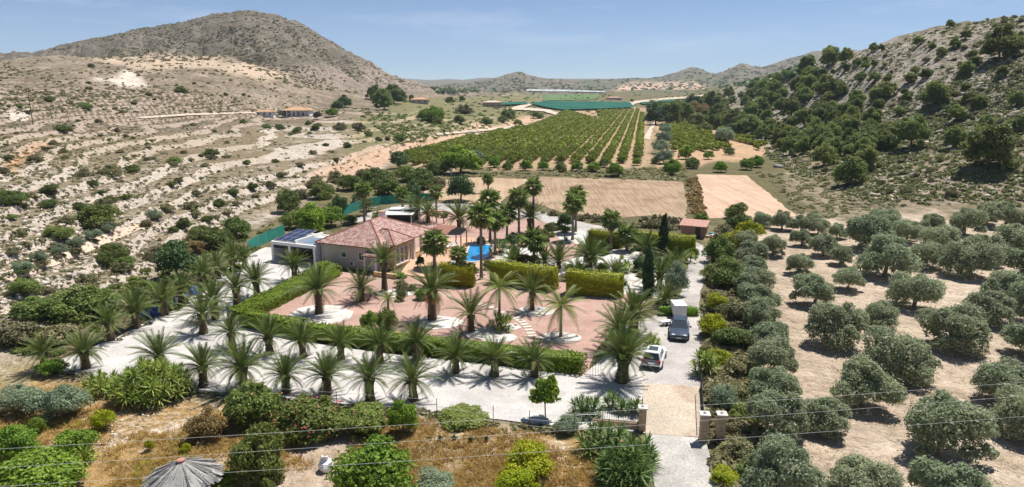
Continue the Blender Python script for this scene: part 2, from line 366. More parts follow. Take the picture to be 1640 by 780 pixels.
put(inpoly(PXw, PYw, [(1120,380),(1200,360),(1212,420),(1225,560),(1215,900),(1150,900),(1120,600)]), (.34,.28,.17), (.19,.17,.085), .5, .3)
put(inpoly(PXw, PYw, [(-600,640),(120,605),(330,640),(640,664),(900,694),(1040,700),(1060,1100),(-600,1100)]), (.42,.27,.115), (.62,.52,.40), .44, .10)     # dry grass
put(inpoly(PXw, PYw, [(-600,560),(60,575),(110,610),(-600,660)]), (.36,.29,.16), (.52,.43,.32), .45, .15)
put(inpoly(PXw, PYw, [(430,700),(560,690),(600,790),(430,790)]), (.56,.44,.34), (.42,.30,.17), .45, .08)
put(inpoly(PXw, PYw, [(690,715),(820,720),(860,790),(660,790)]), (.46,.36,.27), (.36,.26,.14), .5, .12)

bank = np.clip((fr - .70)/.06, 0, 1)*np.clip((1.0 - fr)/.04, 0, 1)*wter; lip = np.exp(-((fr - .62)/.07)**2)*wter + np.exp(-((fr - .03)/.04)**2)*wter
amt = amt - .15*bank + .05*(wter - bank) + .10*lip; spk = spk + .18*lip - .25*bank
def terrain_mat():
    m, t, b = newmat('land'); A = lambda n: (lambda x: (setattr(x, 'attribute_name', n), x)[1])(t.nodes.new('ShaderNodeAttribute'))
    g = t.nodes.new('ShaderNodeNewGeometry').outputs['Position']
    n1 = noise(t, .045, 6, .6, g); n2 = noise(t, .28, 7, .68, g); n3 = noise(t, 1.9, 6, .72, g)
    mixv = mth(t, 'ADD', mth(t, 'MULTIPLY', n1, .30), mth(t, 'ADD', mth(t, 'MULTIPLY', n2, .40), mth(t, 'MULTIPLY', n3, .30)))
    am = A('amt').outputs['Fac']
    gm = t.nodes.new('ShaderNodeNewGeometry'); sx = t.nodes.new('ShaderNodeSeparateXYZ'); t.links.new(gm.outputs['True Normal'], sx.inputs[0])
    steep = ramp(t, sx.outputs[2], .97, .80)                       # banks and outcrops are bare rock
    th = mth(t, 'SUBTRACT', mth(t, 'ADD', mth(t, 'SUBTRACT', mixv, mth(t, 'MULTIPLY', steep, .05)), am), .97)
    mask = ramp(t, th, -.04, .04)
    col = mixn(t, mask, A('base').outputs['Color'], A('alt').outputs['Color'])
    sn = mth(t, 'ADD', mth(t, 'MULTIPLY', noise(t, .62, 5, .66, g), .55), mth(t, 'ADD', mth(t, 'MULTIPLY', noise(t, .05, 4, .6, g), .25), mth(t, 'MULTIPLY', n3, .2)))
    sm = ramp(t, mth(t, 'ADD', sn, mth(t, 'MULTIPLY', A('spk').outputs['Fac'], .30)), .645, .69)
    col = mixn(t, mth(t, 'MULTIPLY', sm, .85), col, (.125, .11, .065))
    hsv = t.nodes.new('ShaderNodeHueSaturation'); t.links.new(col, hsv.inputs['Color'])
    t.links.new(ramp(t, mth(t, 'ADD', mth(t, 'MULTIPLY', n3, .55), mth(t, 'MULTIPLY', noise(t, .6, 8, .78, g), .45)), .34, .66, .58, 1.36), hsv.inputs['Value'])
    t.links.new(hsv.outputs[0], b.inputs['Base Color']); b.inputs['Roughness'].default_value = .97; b.inputs['Specular IOR Level'].default_value = .1
    bump(t, b, mth(t, 'ADD', mth(t, 'MULTIPLY', n1, 6.0), mth(t, 'ADD', mth(t, 'MULTIPLY', n2, 2.6), mth(t, 'MULTIPLY', n3, .35))), .9, .8); return m
LAND = terrain_mat()
idx = (np.arange(NU)[:, None]*NV + np.arange(NV)[None, :])
quads = np.stack([idx[:-1, :-1], idx[1:, :-1], idx[1:, 1:], idx[:-1, 1:]], -1)
fT = T0[:-1, :-1]; fL = LF[:-1, :-1]; fY = GY[:-1, :-1]; fU = us[:-1, None] + 0*fY
reg = np.zeros(fT.shape, int)
reg[fT >= 1] = 1
reg[fL & (fT >= 4.6)] = 2
reg[(~fL) & (fT >= 1) & (fU > .3)] = 3
reg[(fY > 1150) & (fT > 5) & (reg != 2)] = 4
reg[(fT >= 7.2)] = 4
allv = np.stack([GX, GY, ZG], -1).reshape(-1, 3)
attrs = dict(base=base.reshape(-1, 3), alt=alt.reshape(-1, 3), amt=amt.ravel(), spk=spk.ravel())
for k, nm in enumerate(['ground', 'terraced_hillside', 'mountain', 'hillside', 'distant_hills']):
    q = quads[reg == k]
    if not len(q): continue
    used, inv = np.unique(q, return_inverse=True)
    me = mesh_np(nm, allv[used], [inv.reshape(-1, 4)], LAND, cols={a: c[used] for a, c in attrs.items()}, smooth=True)
    tag(ob(nm, me), kind='structure')
me = mesh_np('near_ground', [(-400,-400,-.1), (400,-400,-.1), (400,12,-.1), (-400,12,-.1)], [np.array([[0,1,2,3]])], LAND,
             cols=dict(base=np.tile([.42,.27,.115], (4,1)), alt=np.tile([.6,.5,.38], (4,1)), amt=np.full(4,.44), spk=np.full(4,.1)))
tag(ob('near_ground', me), kind='structure')

# ------------------------------------------------------------------ sheets on the valley floor
def smooth_poly(pts, sub=6, wob=.12, seed=0, closed_curve=True):
    n = len(pts); out = []
    for i in range(n):
        a, b = Vector(pts[i]).to_2d(), Vector(pts[(i+1) % n]).to_2d(); L = (b-a).length; k = max(1, int(L/1.2)); k = min(k, 40)
        nrm = Vector((-(b-a).y, (b-a).x)).normalized()
        for j in range(k):
            p = a.lerp(b, j/k); w = float(fbm(np.array([p.x+seed]), np.array([p.y]), .45, 3)[0])*wob
            out.append((p.x + nrm.x*w, p.y + nrm.y*w))
    return out
def sheet(name, pix, z, mat, wob=.12, parent=None, kind='structure'):
    pts = smooth_poly([P(x, y, 0.0) for x, y in pix], wob=wob, seed=len(name))
    a = sum(pts[i][0]*pts[(i+1) % len(pts)][1] - pts[(i+1) % len(pts)][0]*pts[i][1] for i in range(len(pts)))
    if a < 0: pts = pts[::-1]
    me = bpy.data.meshes.new(name); me.from_pydata([(x, y, z) for x, y in pts], [], [tuple(range(len(pts)))]); me.materials.append(mat); me.update()
    o = ob(name, me, parent)
    if not parent: tag(o, kind=kind)
    return o
def drape(name, pix, dz, mat, res=1.0, kind='structure', label=None, cat=None):
    xs = [p[0] for p in pix]; ys = [p[1] for p in pix]; W_ = []
    gx = np.arange(min(xs)-1, max(xs)+1.01, res*2); gy = np.arange(min(ys)-.5, max(ys)+.51, res*.5)
    A, B = np.meshgrid(gx, gy, indexing='ij'); pts = {}
    V = []; Fq = []; id_ = -np.ones(A.shape, int)
    ins = inpoly((A[:-1, :-1]+A[1:, 1:])/2, (B[:-1, :-1]+B[1:, 1:])/2, pix)
    def vid(i, j):
        if id_[i, j] < 0:
            p = P(A[i, j], B[i, j])
            if p is None: return -1
            id_[i, j] = len(V); V.append((p.x, p.y, p.z + dz))
        return id_[i, j]
    for i, j in zip(*np.nonzero(ins)):
        f = (vid(i, j+1), vid(i+1, j+1), vid(i+1, j), vid(i, j))
        if min(f) >= 0 and max(V[k][1] for k in f) < 1.6*min(V[k][1] for k in f): Fq.append(f)
    me = bpy.data.meshes.new(name); me.from_pydata(V, [], Fq); me.materials.append(mat); me.update()
    return tag(ob(name, me), label, cat, None, kind)
WHITE_GRAVEL = ground_mat('white_gravel', (.46,.435,.415), (.58,.555,.535), .35, 9.0, (.39,.36,.33), .6)
GREY_GRAVEL = ground_mat('grey_gravel', (.36,.335,.32), (.50,.465,.435), .4, 8.0, (.30,.275,.25), .6)
PINK = ground_mat('pink_gravel', (.37,.235,.195), (.46,.305,.255), .5, 9.0, (.41,.30,.25), .58)
WHITE_STONE = ground_mat('white_pebble', (.50,.48,.44), (.68,.655,.61), 1.2, 10.0, (.40,.34,.29), .58)
TERRA = ground_mat('terracotta_paving', (.52,.32,.22), (.60,.40,.29), .6, 6.0, bs=.2)
TANPAD = ground_mat('stamped_concrete', (.47,.39,.305), (.55,.47,.38), .35, 5.0, (.36,.27,.20), .55)
ASPH = ground_mat('grey_concrete', (.40,.38,.355), (.50,.475,.44), .5, 6.0, (.30,.285,.27), .58, bs=.2)
def field_mat(name, a, b_, c, ang, sc):
    m, t, b = newmat(name); g = t.nodes.new('ShaderNodeNewGeometry').outputs['Position']
    st = noise(t, sc, 4, .6, g, ((1.0, .04, 1), ang)); n2 = noise(t, .12, 7, .65, g); n3 = noise(t, 2.5, 5, .7, g)
    col = mixn(t, ramp(t, mth(t, 'ADD', mth(t, 'MULTIPLY', st, .6), mth(t, 'MULTIPLY', n2, .4)), .44, .56), a, b_)
    col = mixn(t, ramp(t, mth(t, 'ADD', mth(t, 'MULTIPLY', n2, .6), mth(t, 'MULTIPLY', n3, .4)), .55, .63), col, c)
    hsv = t.nodes.new('ShaderNodeHueSaturation'); t.links.new(col, hsv.inputs['Color']); t.links.new(ramp(t, n3, .3, .7, .82, 1.18), hsv.inputs['Value'])
    t.links.new(hsv.outputs[0], b.inputs['Base Color']); b.inputs['Roughness'].default_value = .97; b.inputs['Specular IOR Level'].default_value = .1
    bump(t, b, mth(t, 'ADD', st, n3), .6, .15); return m
F_BROWN = field_mat('stubble', (.40,.295,.205), (.27,.19,.125), (.20,.13,.08), 1.5, 2.2)
F_STRAW = field_mat('bare_soil', (.56,.40,.295), (.45,.315,.225), (.57,.445,.35), -.1, .6)
F_TAN = field_mat('ploughed', (.45,.335,.23), (.36,.255,.165), (.45,.285,.195), .3, .5)
sheet('stubble_field', [(862,283),(1000,287),(1093,291),(1101,318),(1098,352),(1040,345),(985,350),(900,340),(845,322),(828,308)], .010, F_BROWN, .5)
sheet('bare_field', [(1116,279),(1195,281),(1278,347),(1130,350)], .010, F_STRAW, .5)
sheet('ploughed_field', [(690,290),(760,284),(850,287),(826,302),(800,326),(735,325),(675,316)], .010, F_TAN, .5)
sheet('gravel_drive', [(50,592),(120,568),(185,540),(240,512),(300,480),(345,445),(385,415),(425,396),(470,398),(518,424),(545,434),(420,492),(385,520),(470,545),(620,566),(930,602),(985,560),(1000,520),(1110,520),(1128,560),(1126,624),(1030,620),(1016,694),(900,684),(620,652),(330,630),(150,602)], .012, WHITE_GRAVEL, .25)
sheet('back_drive', [(545,362),(585,343),(640,329),(720,325),(770,328),(872,340),(940,358),(1000,368),(1110,385),(1140,400),(1138,430),(1120,470),(1122,520),(1128,566),(1126,628),(1036,624),(1010,560),(1014,518),(1070,500),(1092,470),(1104,412),(1060,384),(930,378),(860,352),(740,338),(640,342)], .020, GREY_GRAVEL, .25)
sheet('pink_gravel_garden', [(385,518),(545,434),(590,442),(640,440),(700,450),(770,452),(900,452),(1000,470),(1040,486),(990,520),(955,560),(938,600),(620,562),(470,541)], .016, PINK, .1)
sheet('pink_gravel_yard', [(590,352),(650,342),(740,338),(860,352),(930,376),(920,410),(880,460),(700,450),(650,420),(640,380)], .018, PINK, .15)
sheet('pool_terrace', [(640,440),(668,398),(690,385),(745,380),(800,384),(812,400),(800,425),(775,432),(720,424),(700,445)], .024, TERRA, .03)
sheet('white_pebble_beds', [(790,415),(812,396),(850,398),(900,420),(945,405),(1000,398),(1060,412),(1085,440),(1060,478),(1000,470),(960,432),(900,440),(840,436),(790,432)], .028, WHITE_STONE, .5)
sheet('white_pebble_patch', [(880,360),(940,372),(935,392),(900,388)], .028, WHITE_STONE, .4)
sheet('stamped_concrete_pad', [(1030,614),(1080,616),(1124,620),(1135,701),(1080,698),(1029,694)], .026, TANPAD, .04)
sheet('driveway', [(1034,695),(1129,702),(1136,730),(1160,840),(1060,840)], .022, ASPH, .08)
sheet('gravel_disc', [(462,507),(478,494),(508,488),(545,490),(566,500),(560,511),(530,519),(500,521),(475,517)], .030, WHITE_STONE, .15)
for c, rx, ry in (((700,517),42,9), ((778,534),36,9), ((858,499),32,9), ((898,541),33,10), ((812,524),22,7), ((632,470),30,6), ((798,541),30,7)):
    p = P(c[0], c[1], 0.0); a = rx*mpp(p); b_ = a*.72
    pts = [(p.x + a*math.cos(k*.2618)*(1+.05*math.sin(k*1.7)), p.y + b_*math.sin(k*.2618)*(1+.05*math.cos(k*2.1))) for k in range(24)]
    me = bpy.data.meshes.new('gravel_disc'); zd = .030 + .004*rx/10; me.from_pydata([(x, y, zd) for x, y in pts], [], [tuple(range(24))]); me.materials.append(WHITE_STONE); me.update()
    tag(ob('gravel_disc', me), kind='structure')
# far fields, tracks
NET = plain('green_net', (.03,.115,.085), 1.0, .25, .05, spec=.02); PALE = ground_mat('dirt_track', (.50,.41,.32), (.57,.48,.39), .1, 2.0); GLASSY = plain('white_plastic', (.46,.48,.49), .9, .1, .05)
GREENF = plain('green_crop', (.10,.17,.055), .9, .3, .06)
drape('net_covered_field', [(848,168),(873,164),(930,164.5),(1009,165.5),(1016,174),(950,177),(900,178),(872,174)], 1.6, NET)
drape('net_covered_field', [(1024,166),(1076,161),(1082,164),(1030,169)], 1.6, NET)
drape('net_covered_field', [(800,167),(842,165),(846,169),(804,171)], 1.6, NET)
drape('plastic_covered_field', [(843,144),(900,144.6),(970,147.2),(968,149),(900,147.5),(845,147)], 2.0, GLASSY)
drape('crop_field', [(870,152),(960,151),(955,160),(868,162)], .6, GREENF)
drape('dirt_track', [(993,168),(1010,163.5),(1060,158),(1110,155),(1142,150.5),(1144,152.5),(1112,158),(1062,161.5),(1018,167),(1012,171),(1018,175),(1012,176),(1004,171)], 1.0, PALE)
drape('dirt_track', [(806,178),(830,171),(850,167),(852,170),(838,174),(880,177),(893,182),(890,186),(870,180),(835,178)], 1.0, PALE)
drape('dirt_track', [(700,215),(800,205),(880,196),(878,199),(800,209),(700,218)], .5, PALE)
drape('dirt_track', [(215,189),(300,183),(400,180),(450,182),(450,184),(400,182.6),(300,186),(230,191)], .35, PALE)
drape('dirt_track', [(0,440),(110,400),(190,368),(252,350),(254,354),(200,380),(120,414),(40,446),(0,456)], .12, ground_mat('pink_track', (.60,.45,.34), (.66,.52,.41), .3, 4.0))
drape('dirt_track', [(1030,222),(1040,205),(1052,190),(1056,190),(1046,206),(1040,224)], .1, PALE)
# ------------------------------------------------------------------ leaf materials
L_OLIVE = leaf_mat('olive_leaf', (.225,.265,.155), (.44,.485,.33), .42, rnd=.25)
L_PINE = leaf_mat('pine_needles', (.13,.175,.06), (.30,.35,.135), .5, rnd=.5)
L_CITRUS = leaf_mat('citrus_leaf', (.12,.165,.03), (.27,.305,.07), .35)
L_BUSH = leaf_mat('bush_leaf', (0.105,0.151,0.049), (0.250,0.297,0.101), 0.35, rnd=.6)
L_SCRUB = leaf_mat('scrub_leaf', (0.144,0.149,0.076), (0.305,0.282,0.161), 0.3, rnd=.7)
L_BRIGHT = leaf_mat('bright_leaf', (0.116,0.205,0.041), (0.300,0.423,0.095), 0.35)
L_YGREEN = leaf_mat('yellow_green_leaf', (0.207,0.256,0.037), (0.439,0.451,0.061), .3)
L_DARK = leaf_mat('dark_leaf', (0.058,0.106,0.048), (0.156,0.219,0.091), 0.3)
L_BROWN = leaf_mat('brown_leaf', (0.188,0.134,0.067), (0.349,0.268,0.121), 0.25)
L_GREYG = leaf_mat('grey_green_leaf', (0.175,0.227,0.146), (0.366,0.425,0.293), 0.35)
L_FROND = leaf_mat('palm_frond', (.060,.095,.026), (.185,.225,.075), .24, rnd=.55)
L_FAN = leaf_mat('fan_palm_leaf', (0.115,0.176,0.054), (0.324,0.392,0.155), 0.35, rnd=.5)
L_QUEEN = leaf_mat('queen_palm_frond', (.13,.17,.05), (.30,.32,.115), .25)
L_DEAD = leaf_mat('dead_frond', (0.293,0.220,0.122), (0.464,0.366,0.220), .1)
L_YUCCA = leaf_mat('yucca_leaf', (0.122,0.195,0.043), (0.366,0.415,0.122), .25)
L_YDARK = leaf_mat('yucca_leaf_dark', (0.073,0.134,0.043), (0.183,0.256,0.085), .25)
L_HEDGE = leaf_mat('hedge_leaf', (.07,.125,.018), (.20,.29,.045), .12)
L_GOLD = leaf_mat('golden_cypress_leaf', (.11,.135,.012), (.40,.385,.03), .05, rnd=.1)
L_CYP = leaf_mat('cypress_leaf', (0.036,0.073,0.032), (0.088,0.139,0.052), 0.15)
L_DRY = leaf_mat('dry_grass', (0.439,0.293,0.110), (0.600,0.512,0.232), .3)
L_PURPLE = leaf_mat('dark_purple_leaf', (0.037,0.030,0.037), (0.085,0.061,0.067), .1)
L_OLEANDER = leaf_mat('oleander_leaf', (0.130,0.190,0.054), (0.290,0.335,0.114), 0.3)
L_BLOSSOM = leaf_mat('oleander_blossom', (.42,.10,.10), (.62,.26,.24), .2)
L_ORANGE = plain('orange_fruit', (.75,.36,.05), .5)
BARK = plain('bark', (.13,.095,.065), .9, .3, 6, bmp=.6); PALMBARK = plain('palm_bark', (.115,.08,.055), .95, .45, 9, bmp=.9)
GREYBARK = plain('grey_bark', (.26,.21,.165), .9, .25, 6, bmp=.6)

# ------------------------------------------------------------------ crown generator
def unit(n, rg):
    d = rg.normal(size=(n, 3)); return d/np.linalg.norm(d, axis=1, keepdims=True)
ICO_V = None
def ico():
    global ICO_V
    if ICO_V is None:
        t = (1+5**.5)/2
        v = np.array([(-1,t,0),(1,t,0),(-1,-t,0),(1,-t,0),(0,-1,t),(0,1,t),(0,-1,-t),(0,1,-t),(t,0,-1),(t,0,1),(-t,0,-1),(-t,0,1)])/math.sqrt(1+t*t)
        f = np.array([(0,11,5),(0,5,1),(0,1,7),(0,7,10),(0,10,11),(1,5,9),(5,11,4),(11,10,2),(10,7,6),(7,1,8),(3,9,4),(3,4,2),(3,2,6),(3,6,8),(3,8,9),(4,9,5),(2,4,11),(6,2,10),(8,6,7),(9,8,1)])
        ICO_V = (v, f)
    return ICO_V
def cloud(lobes, n, size, rg, aspect=1.6, out=.8, low=-.5, core=.55, shell=(.66, 1.1), up=.0):
    """leaf sprays spread over overlapping lobes (x,y,z,rx,ry,rz); unit = metres"""
    L = np.array(lobes, float); w = (L[:, 3]*L[:, 4] + L[:, 4]*L[:, 5] + L[:, 3]*L[:, 5]); w /= w.sum()
    k = rg.choice(len(L), n, p=w); d = unit(n, rg); bad = d[:, 2] < low; d[bad, 2] *= -1
    rr = shell[0] + (shell[1]-shell[0])*rg.random(n)**.7
    rr *= 1 + .16*np.sin(d[:, 0]*5 + k)*np.sin(d[:, 1]*6 + 2*k)*np.cos(d[:, 2]*5+k*.7)
    p = L[k, :3] + d*L[k, 3:]*rr[:, None]
    st = rg.random(n) < .07; p[st] += d[st]*L[k[st], 3:]*(.10 + .28*rg.random(st.sum()))[:, None]
    keep = np.ones(n, bool)
    for j in range(len(L)):
        q = (p - L[j, :3])/L[j, 3:]; keep &= ~(((q**2).sum(1) < .5) & (k != j))
    p, d, k = p[keep], d[keep], k[keep]; n = len(p)
    nr = d*out + unit(n, rg)*.75; nr[:, 2] += up; nr /= np.linalg.norm(nr, axis=1, keepdims=True)
    a = np.cross(nr, unit(n, rg)); a /= np.linalg.norm(a, axis=1, keepdims=True) + 1e-9; b = np.cross(nr, a)
    s = size*(.6 + .8*rg.random(n))[:, None]
    v = np.stack([p - a*s*.5*aspect, p - b*s*.5 + nr*s*.12, p + a*s*.5*aspect, p + b*s*.5 + nr*s*.12], 1).reshape(-1, 3)
    f = np.arange(4*n).reshape(-1, 4)
    lobe_t = rg.random(len(L))*.35
    t = np.clip(lobe_t[k] + .65*rg.random(n), 0, 1)
    fs = [f]; vs_ = [v]; ts = [np.repeat(t, 4)]; o = 4*n
    if core:  # opaque core added inside each lobe to block light through the crown
        iv, jf = ico(); tri = []
        for j in range(len(L)):
            q = iv*(L[j, 3:]*core)*(1 + .25*rg.normal(size=(12, 1)).clip(-1, 1)*.5) + L[j, :3]
            vs_.append(q); ts.append(np.full(12, .15)); tri.append(jf + o); o += 12
        fs.append(np.concatenate(tri))
    return np.concatenate(vs_), fs, np.concatenate(ts)
def lobes_round(rg, R_, h, z0, n, flat=.8, small=.45):
    """n lobes filling a crown of radius R_, from z0 to z0+h"""
    out = [(0, 0, z0 + h*.48, R_*.62, R_*.62, h*.42)]
    for i in range(n):
        a = i*2.399 + rg.random()*.8; r = R_*(.35 + .32*rg.random()); e = rg.random()
        s = R_*small*(.55 + .6*rg.random())
        out.append((r*math.cos(a), r*math.sin(a), z0 + h*(.20 + .55*e), s*rg.uniform(.8, 1.2), s*rg.uniform(.8, 1.2), min(s*flat, h*.4)))
    for i in range(n):
        a = rg.random()*6.283; r = R_*rg.uniform(.55, .92); s = R_*rg.uniform(.10, .22); e = rg.random()
        out.append((r*math.cos(a), r*math.sin(a), z0 + h*(.12 + .62*e*(1.25 - r/R_*.6)), s, s, s*rg.uniform(.7, 1.2)))
    for i in range(4):
        a = rg.random()*6.283; r = R_*rg.uniform(.1, .5); s = R_*rg.uniform(.14, .26); out.append((r*math.cos(a), r*math.sin(a), z0 + h*rg.uniform(.78, .95), s, s, s))
    return out
def tree_mesh(kind, seed, R_, h, z0, nl, n, size, mat, **kw):
    rg = np.random.default_rng(seed); lk = {k: kw.pop(k) for k in ('flat', 'small') if k in kw}
    v, f, t = cloud(lobes_round(rg, R_, h, z0, nl, **lk), n, size, rg, **kw)
    return mesh_np(kind, v, f, mat, t)
def trunk_mesh(seed, h, r, spread, nb, mat, lean=.15):
    rg = random.Random(seed); m = MB(); top = Vector((rg.uniform(-lean, lean), rg.uniform(-lean, lean), h*.55))
    m.tube([(0,0,-.15), top*.5 + Vector((rg.uniform(-.1,.1)*h*.3, 0, 0)), top], [r*1.25, r, r*.85], 7)
    for i in range(nb):
        a = i*6.283/nb + rg.uniform(-.4,.4); e = Vector((math.cos(a)*spread, math.sin(a)*spread, h*rg.uniform(.9, 1.25)))
        m.tube([top*.92, top.lerp(e, .5) + Vector((0,0,.1*h)), e], [r*.6, r*.42, r*.2], 5)
    return m.mesh('trunk', mat)
def tri_join(items):
    V = []; Fs = {}; T = []; o = 0
    for v, fs, t in items:
        V.append(v); T.append(t)
        for f in fs: Fs.setdefault(f.shape[1], []).append(f + o)
        o += len(v)
    return np.concatenate(V), [np.concatenate(x) for x in Fs.values()], np.concatenate(T)

# unit trees (crown width about 1 m when scale 1) : kind -> list of (trunk mesh, crown mesh)
KIT = {}
KIT['olive'] = [(trunk_mesh(i, .34, .035, .2, 4, GREYBARK, .04), tree_mesh('olive_crown', 10+i, .46, .58 + .05*(i % 3), .03, 8 + i, 18000, .0185, L_OLIVE, aspect=2.3, flat=.95, small=.36 + .03*(i % 4), core=.42)) for i in range(7)]
KIT['pine'] = [(trunk_mesh(20+i, .6, .028, .22, 5, BARK, .05), tree_mesh('pine_crown', 30+i, .5, .9, .0, 13, 9000, .03, L_PINE, aspect=2.0, flat=.8, small=.36)) for i in range(6)]
KIT['shrub'] = [(None, tree_mesh('shrub_crown', 40+i, .5, .62, -.06, 8, 3200, .04, L_SCRUB, aspect=1.6)) for i in range(6)]
KIT['bush'] = [(None, tree_mesh('bush_crown', 50+i, .5, .72, -.05, 11, 8000, .03, L_BUSH, aspect=1.5)) for i in range(5)]
KIT['dark'] = [(trunk_mesh(55+i, .4, .03, .15, 4, BARK, .04), tree_mesh('dark_crown', 56+i, .5, .84, .02, 12, 6500, .036, L_DARK, aspect=1.4)) for i in range(4)]
KIT['bright'] = [(trunk_mesh(60+i, .3, .025, .2, 5, BARK, .04), tree_mesh('bright_crown', 61+i, .5, .78, .0, 12, 8500, .032, L_BRIGHT, aspect=1.5, core=.5)) for i in range(5)]
KIT['grey'] = [(trunk_mesh(70+i, .3, .02, .2, 5, GREYBARK, .04), tree_mesh('grey_crown', 71+i, .5, .6, .08, 10, 9000, .022, L_GREYG, aspect=2.2, core=.5)) for i in range(4)]
KIT['brown'] = [(None, tree_mesh('brown_crown', 80+i, .5, .7, -.05, 9, 7000, .025, L_BROWN, aspect=1.6)) for i in range(2)]
KIT['oleander'] = [(None, tree_mesh('oleander_crown', 85+i, .5, .75, -.05, 12, 11000, .028, L_OLEANDER, aspect=2.2)) for i in range(3)]
KIT['citrus'] = [(trunk_mesh(90+i, .25, .03, .12, 3, BARK, .03), tree_mesh('citrus_crown', 91+i, .5, .78, .06, 7, 700, .085, L_CITRUS, aspect=1.3)) for i in range(5)]
KIT['yellow'] = [(trunk_mesh(95+i, .3, .025, .2, 5, BARK, .04), tree_mesh('yellow_crown', 96+i, .5, .7, .05, 12, 8000, .028, L_YGREEN, aspect=1.5, core=.45)) for i in range(3)]
KIT['purple'] = [(trunk_mesh(99, .3, .03, .1, 3, BARK, .03), tree_mesh('purple_crown', 99, .5, .9, .05, 9, 1200, .07, L_PURPLE, aspect=1.4))]
KIT['slim'] = [(trunk_mesh(97, .62, .02, .22, 6, GREYBARK, .03), tree_mesh('slim_crown', 98, .46, .55, .42, 13, 2600, .06, L_BRIGHT, aspect=1.8, core=.3, small=.3))]
cnt = {}
def plant(kind, name, loc, width, label, cat, group=None, hs=1.0, mat=None, trunk=True):
    """a tree or shrub: Empty at its foot, trunk and crown under it"""
    v = KIT[kind]; cnt[kind] = cnt.get(kind, 0) + 1; tm, cm = v[cnt[kind] % len(v)]
    rz = random.uniform(0, 6.28); sc = (width, width*random.uniform(.9, 1.1), width*hs)
    if tm is None:
        o = ob(name, cm, None, loc, rz, sc); return tag(o, label, cat, group)
    o = thing(name, loc, label, cat, group, rz, sc)
    if trunk: ob('trunk', tm, o)
    ob('crown', cm, o); return o
def plant_px(kind, name, px, py, wpx, label, cat, group=None, hs=1.0):
    p = P(px, py)
    if p is None: return None
    return plant(kind, name, p, wpx*mpp(p), label, cat, group, hs)

# ------------------------------------------------------------------ palms
def frond_mesh(name, arch, n, mat, seed, ll=.2, wid=.032, vee=.5, droop=.0):
    rg = random.Random(seed); V = []; Fc = []; T = []
    def pos(t): return Vector((t*(1 - .18*arch*t), 0, -arch*t*t*.62))
    def add(ps, fs, t):
        o = len(V); V.extend(ps); Fc.extend([tuple(i+o for i in f) for f in fs]); T.extend([t]*len(ps))
    k = 6
    for i in range(k):
        a, b = pos(i/k), pos((i+1)/k); w0 = .014*(1 - .8*i/k); w1 = .014*(1 - .8*(i+1)/k)
        add([a + Vector((0,-w0,0)), a + Vector((0,w0,0)), b + Vector((0,w1,0)), b + Vector((0,-w1,0))], [(0,1,2),(0,2,3)], .9)
    for i in range(n):
        t = .10 + .9*i/(n-1); p = pos(t); d = (pos(min(t+.03, 1.02)) - pos(t-.03)).normalized()
        L = ll*(.35 + 1.0*math.sin(min(1, t*1.35+.08)*math.pi*.62)) * (1 - .55*max(0, t-.6)/.4)
        for s in (-1, 1):
            dd = (d*.75 + Vector((0, s*.75, 0)) + Vector((0, 0, vee - droop))).normalized()
            e = p + dd*L*rg.uniform(.85, 1.1); q = d*wid*.5
            add([p - q, p + q, e], [(0,1,2) if s > 0 else (0,2,1)], rg.uniform(.1, .8))
    v = np.array([tuple(x) for x in V]); return mesh_np(name, v, [np.array(Fc)], mat, T)
FRONDS = [frond_mesh('frond', a, 26, L_FROND, i, ll=.15, wid=.029, vee=.42) for i, a in enumerate((.15, .4, .75, 1.1))]
QFRONDS = [frond_mesh('frond', a, 30, L_QUEEN, 9+i, ll=.26, wid=.03, vee=-.25, droop=.35) for i, a in enumerate((.7, 1.1, 1.5))]
DFRONDS = [frond_mesh('frond', a, 20, L_DEAD, 19+i, wid=.03) for i, a in enumerate((.9, 1.3))]
def fan_mesh(seed, mat, n=13):
    rg = random.Random(seed); V = []; Fc = []; T = []
    V += [(0,-.012,0),(0,.012,0),(.45,.01,-.03),(.45,-.01,-.03)]; Fc += [(0,1,2),(0,2,3)]; T += [.9]*4
    for i in range(n):
        a = (i/(n-1) - .5)*3.9; r = .62*rg.uniform(.85, 1.1)*(1 - .12*abs(a)/2.1); w = .042
        dx, dy = math.cos(a), math.sin(a); o = len(V); z = .08*(-1)**i
        V += [(.45, 0, -.03), (.45 + dx*r*.6 - dy*w, dy*r*.6 + dx*w, -.04 + z*.4), (.45 + dx*r, dy*r, -.16 - .10*rg.random()), (.45 + dx*r*.6 + dy*w, dy*r*.6 - dx*w, -.04 - z*.4)]
        Fc += [(o, o+3, o+2), (o, o+2, o+1)]; T += [rg.uniform(.1, .9)]*4
    return mesh_np('fan_leaf', np.array(V), [np.array(Fc)], mat, T)
FANS = [fan_mesh(i, L_FAN) for i in range(3)]; DEADFAN = [fan_mesh(7+i, L_DEAD) for i in range(2)]
def date_trunk(seed, h, r):
    rg = random.Random(seed); m = MB(); n = 12; rows = max(5, int(h/.16)); V = []; Fc = []
    for i in range(rows+1):
        t = i/rows; rr = r*(1.08 - .28*math.sin(t*math.pi*.8) + .32*max(0, t-.7)/.3)
        for k in range(n):
            b = 1 + (.13 if (k+i) % 2 else -.06) + rg.uniform(-.04, .04); a = 2*math.pi*k/n
            V.append((rr*b*math.cos(a), rr*b*math.sin(a), t*h - (.1 if i == 0 else 0)))
    for i in range(rows): Fc += [(i*n+k, i*n+(k+1) % n, (i+1)*n+(k+1) % n, (i+1)*n+k) for k in range(n)]
    Fc.append(tuple(range(rows*n, (rows+1)*n))); m.add(V, Fc); return m.mesh('trunk', PALMBARK)
TRUNKS = {}
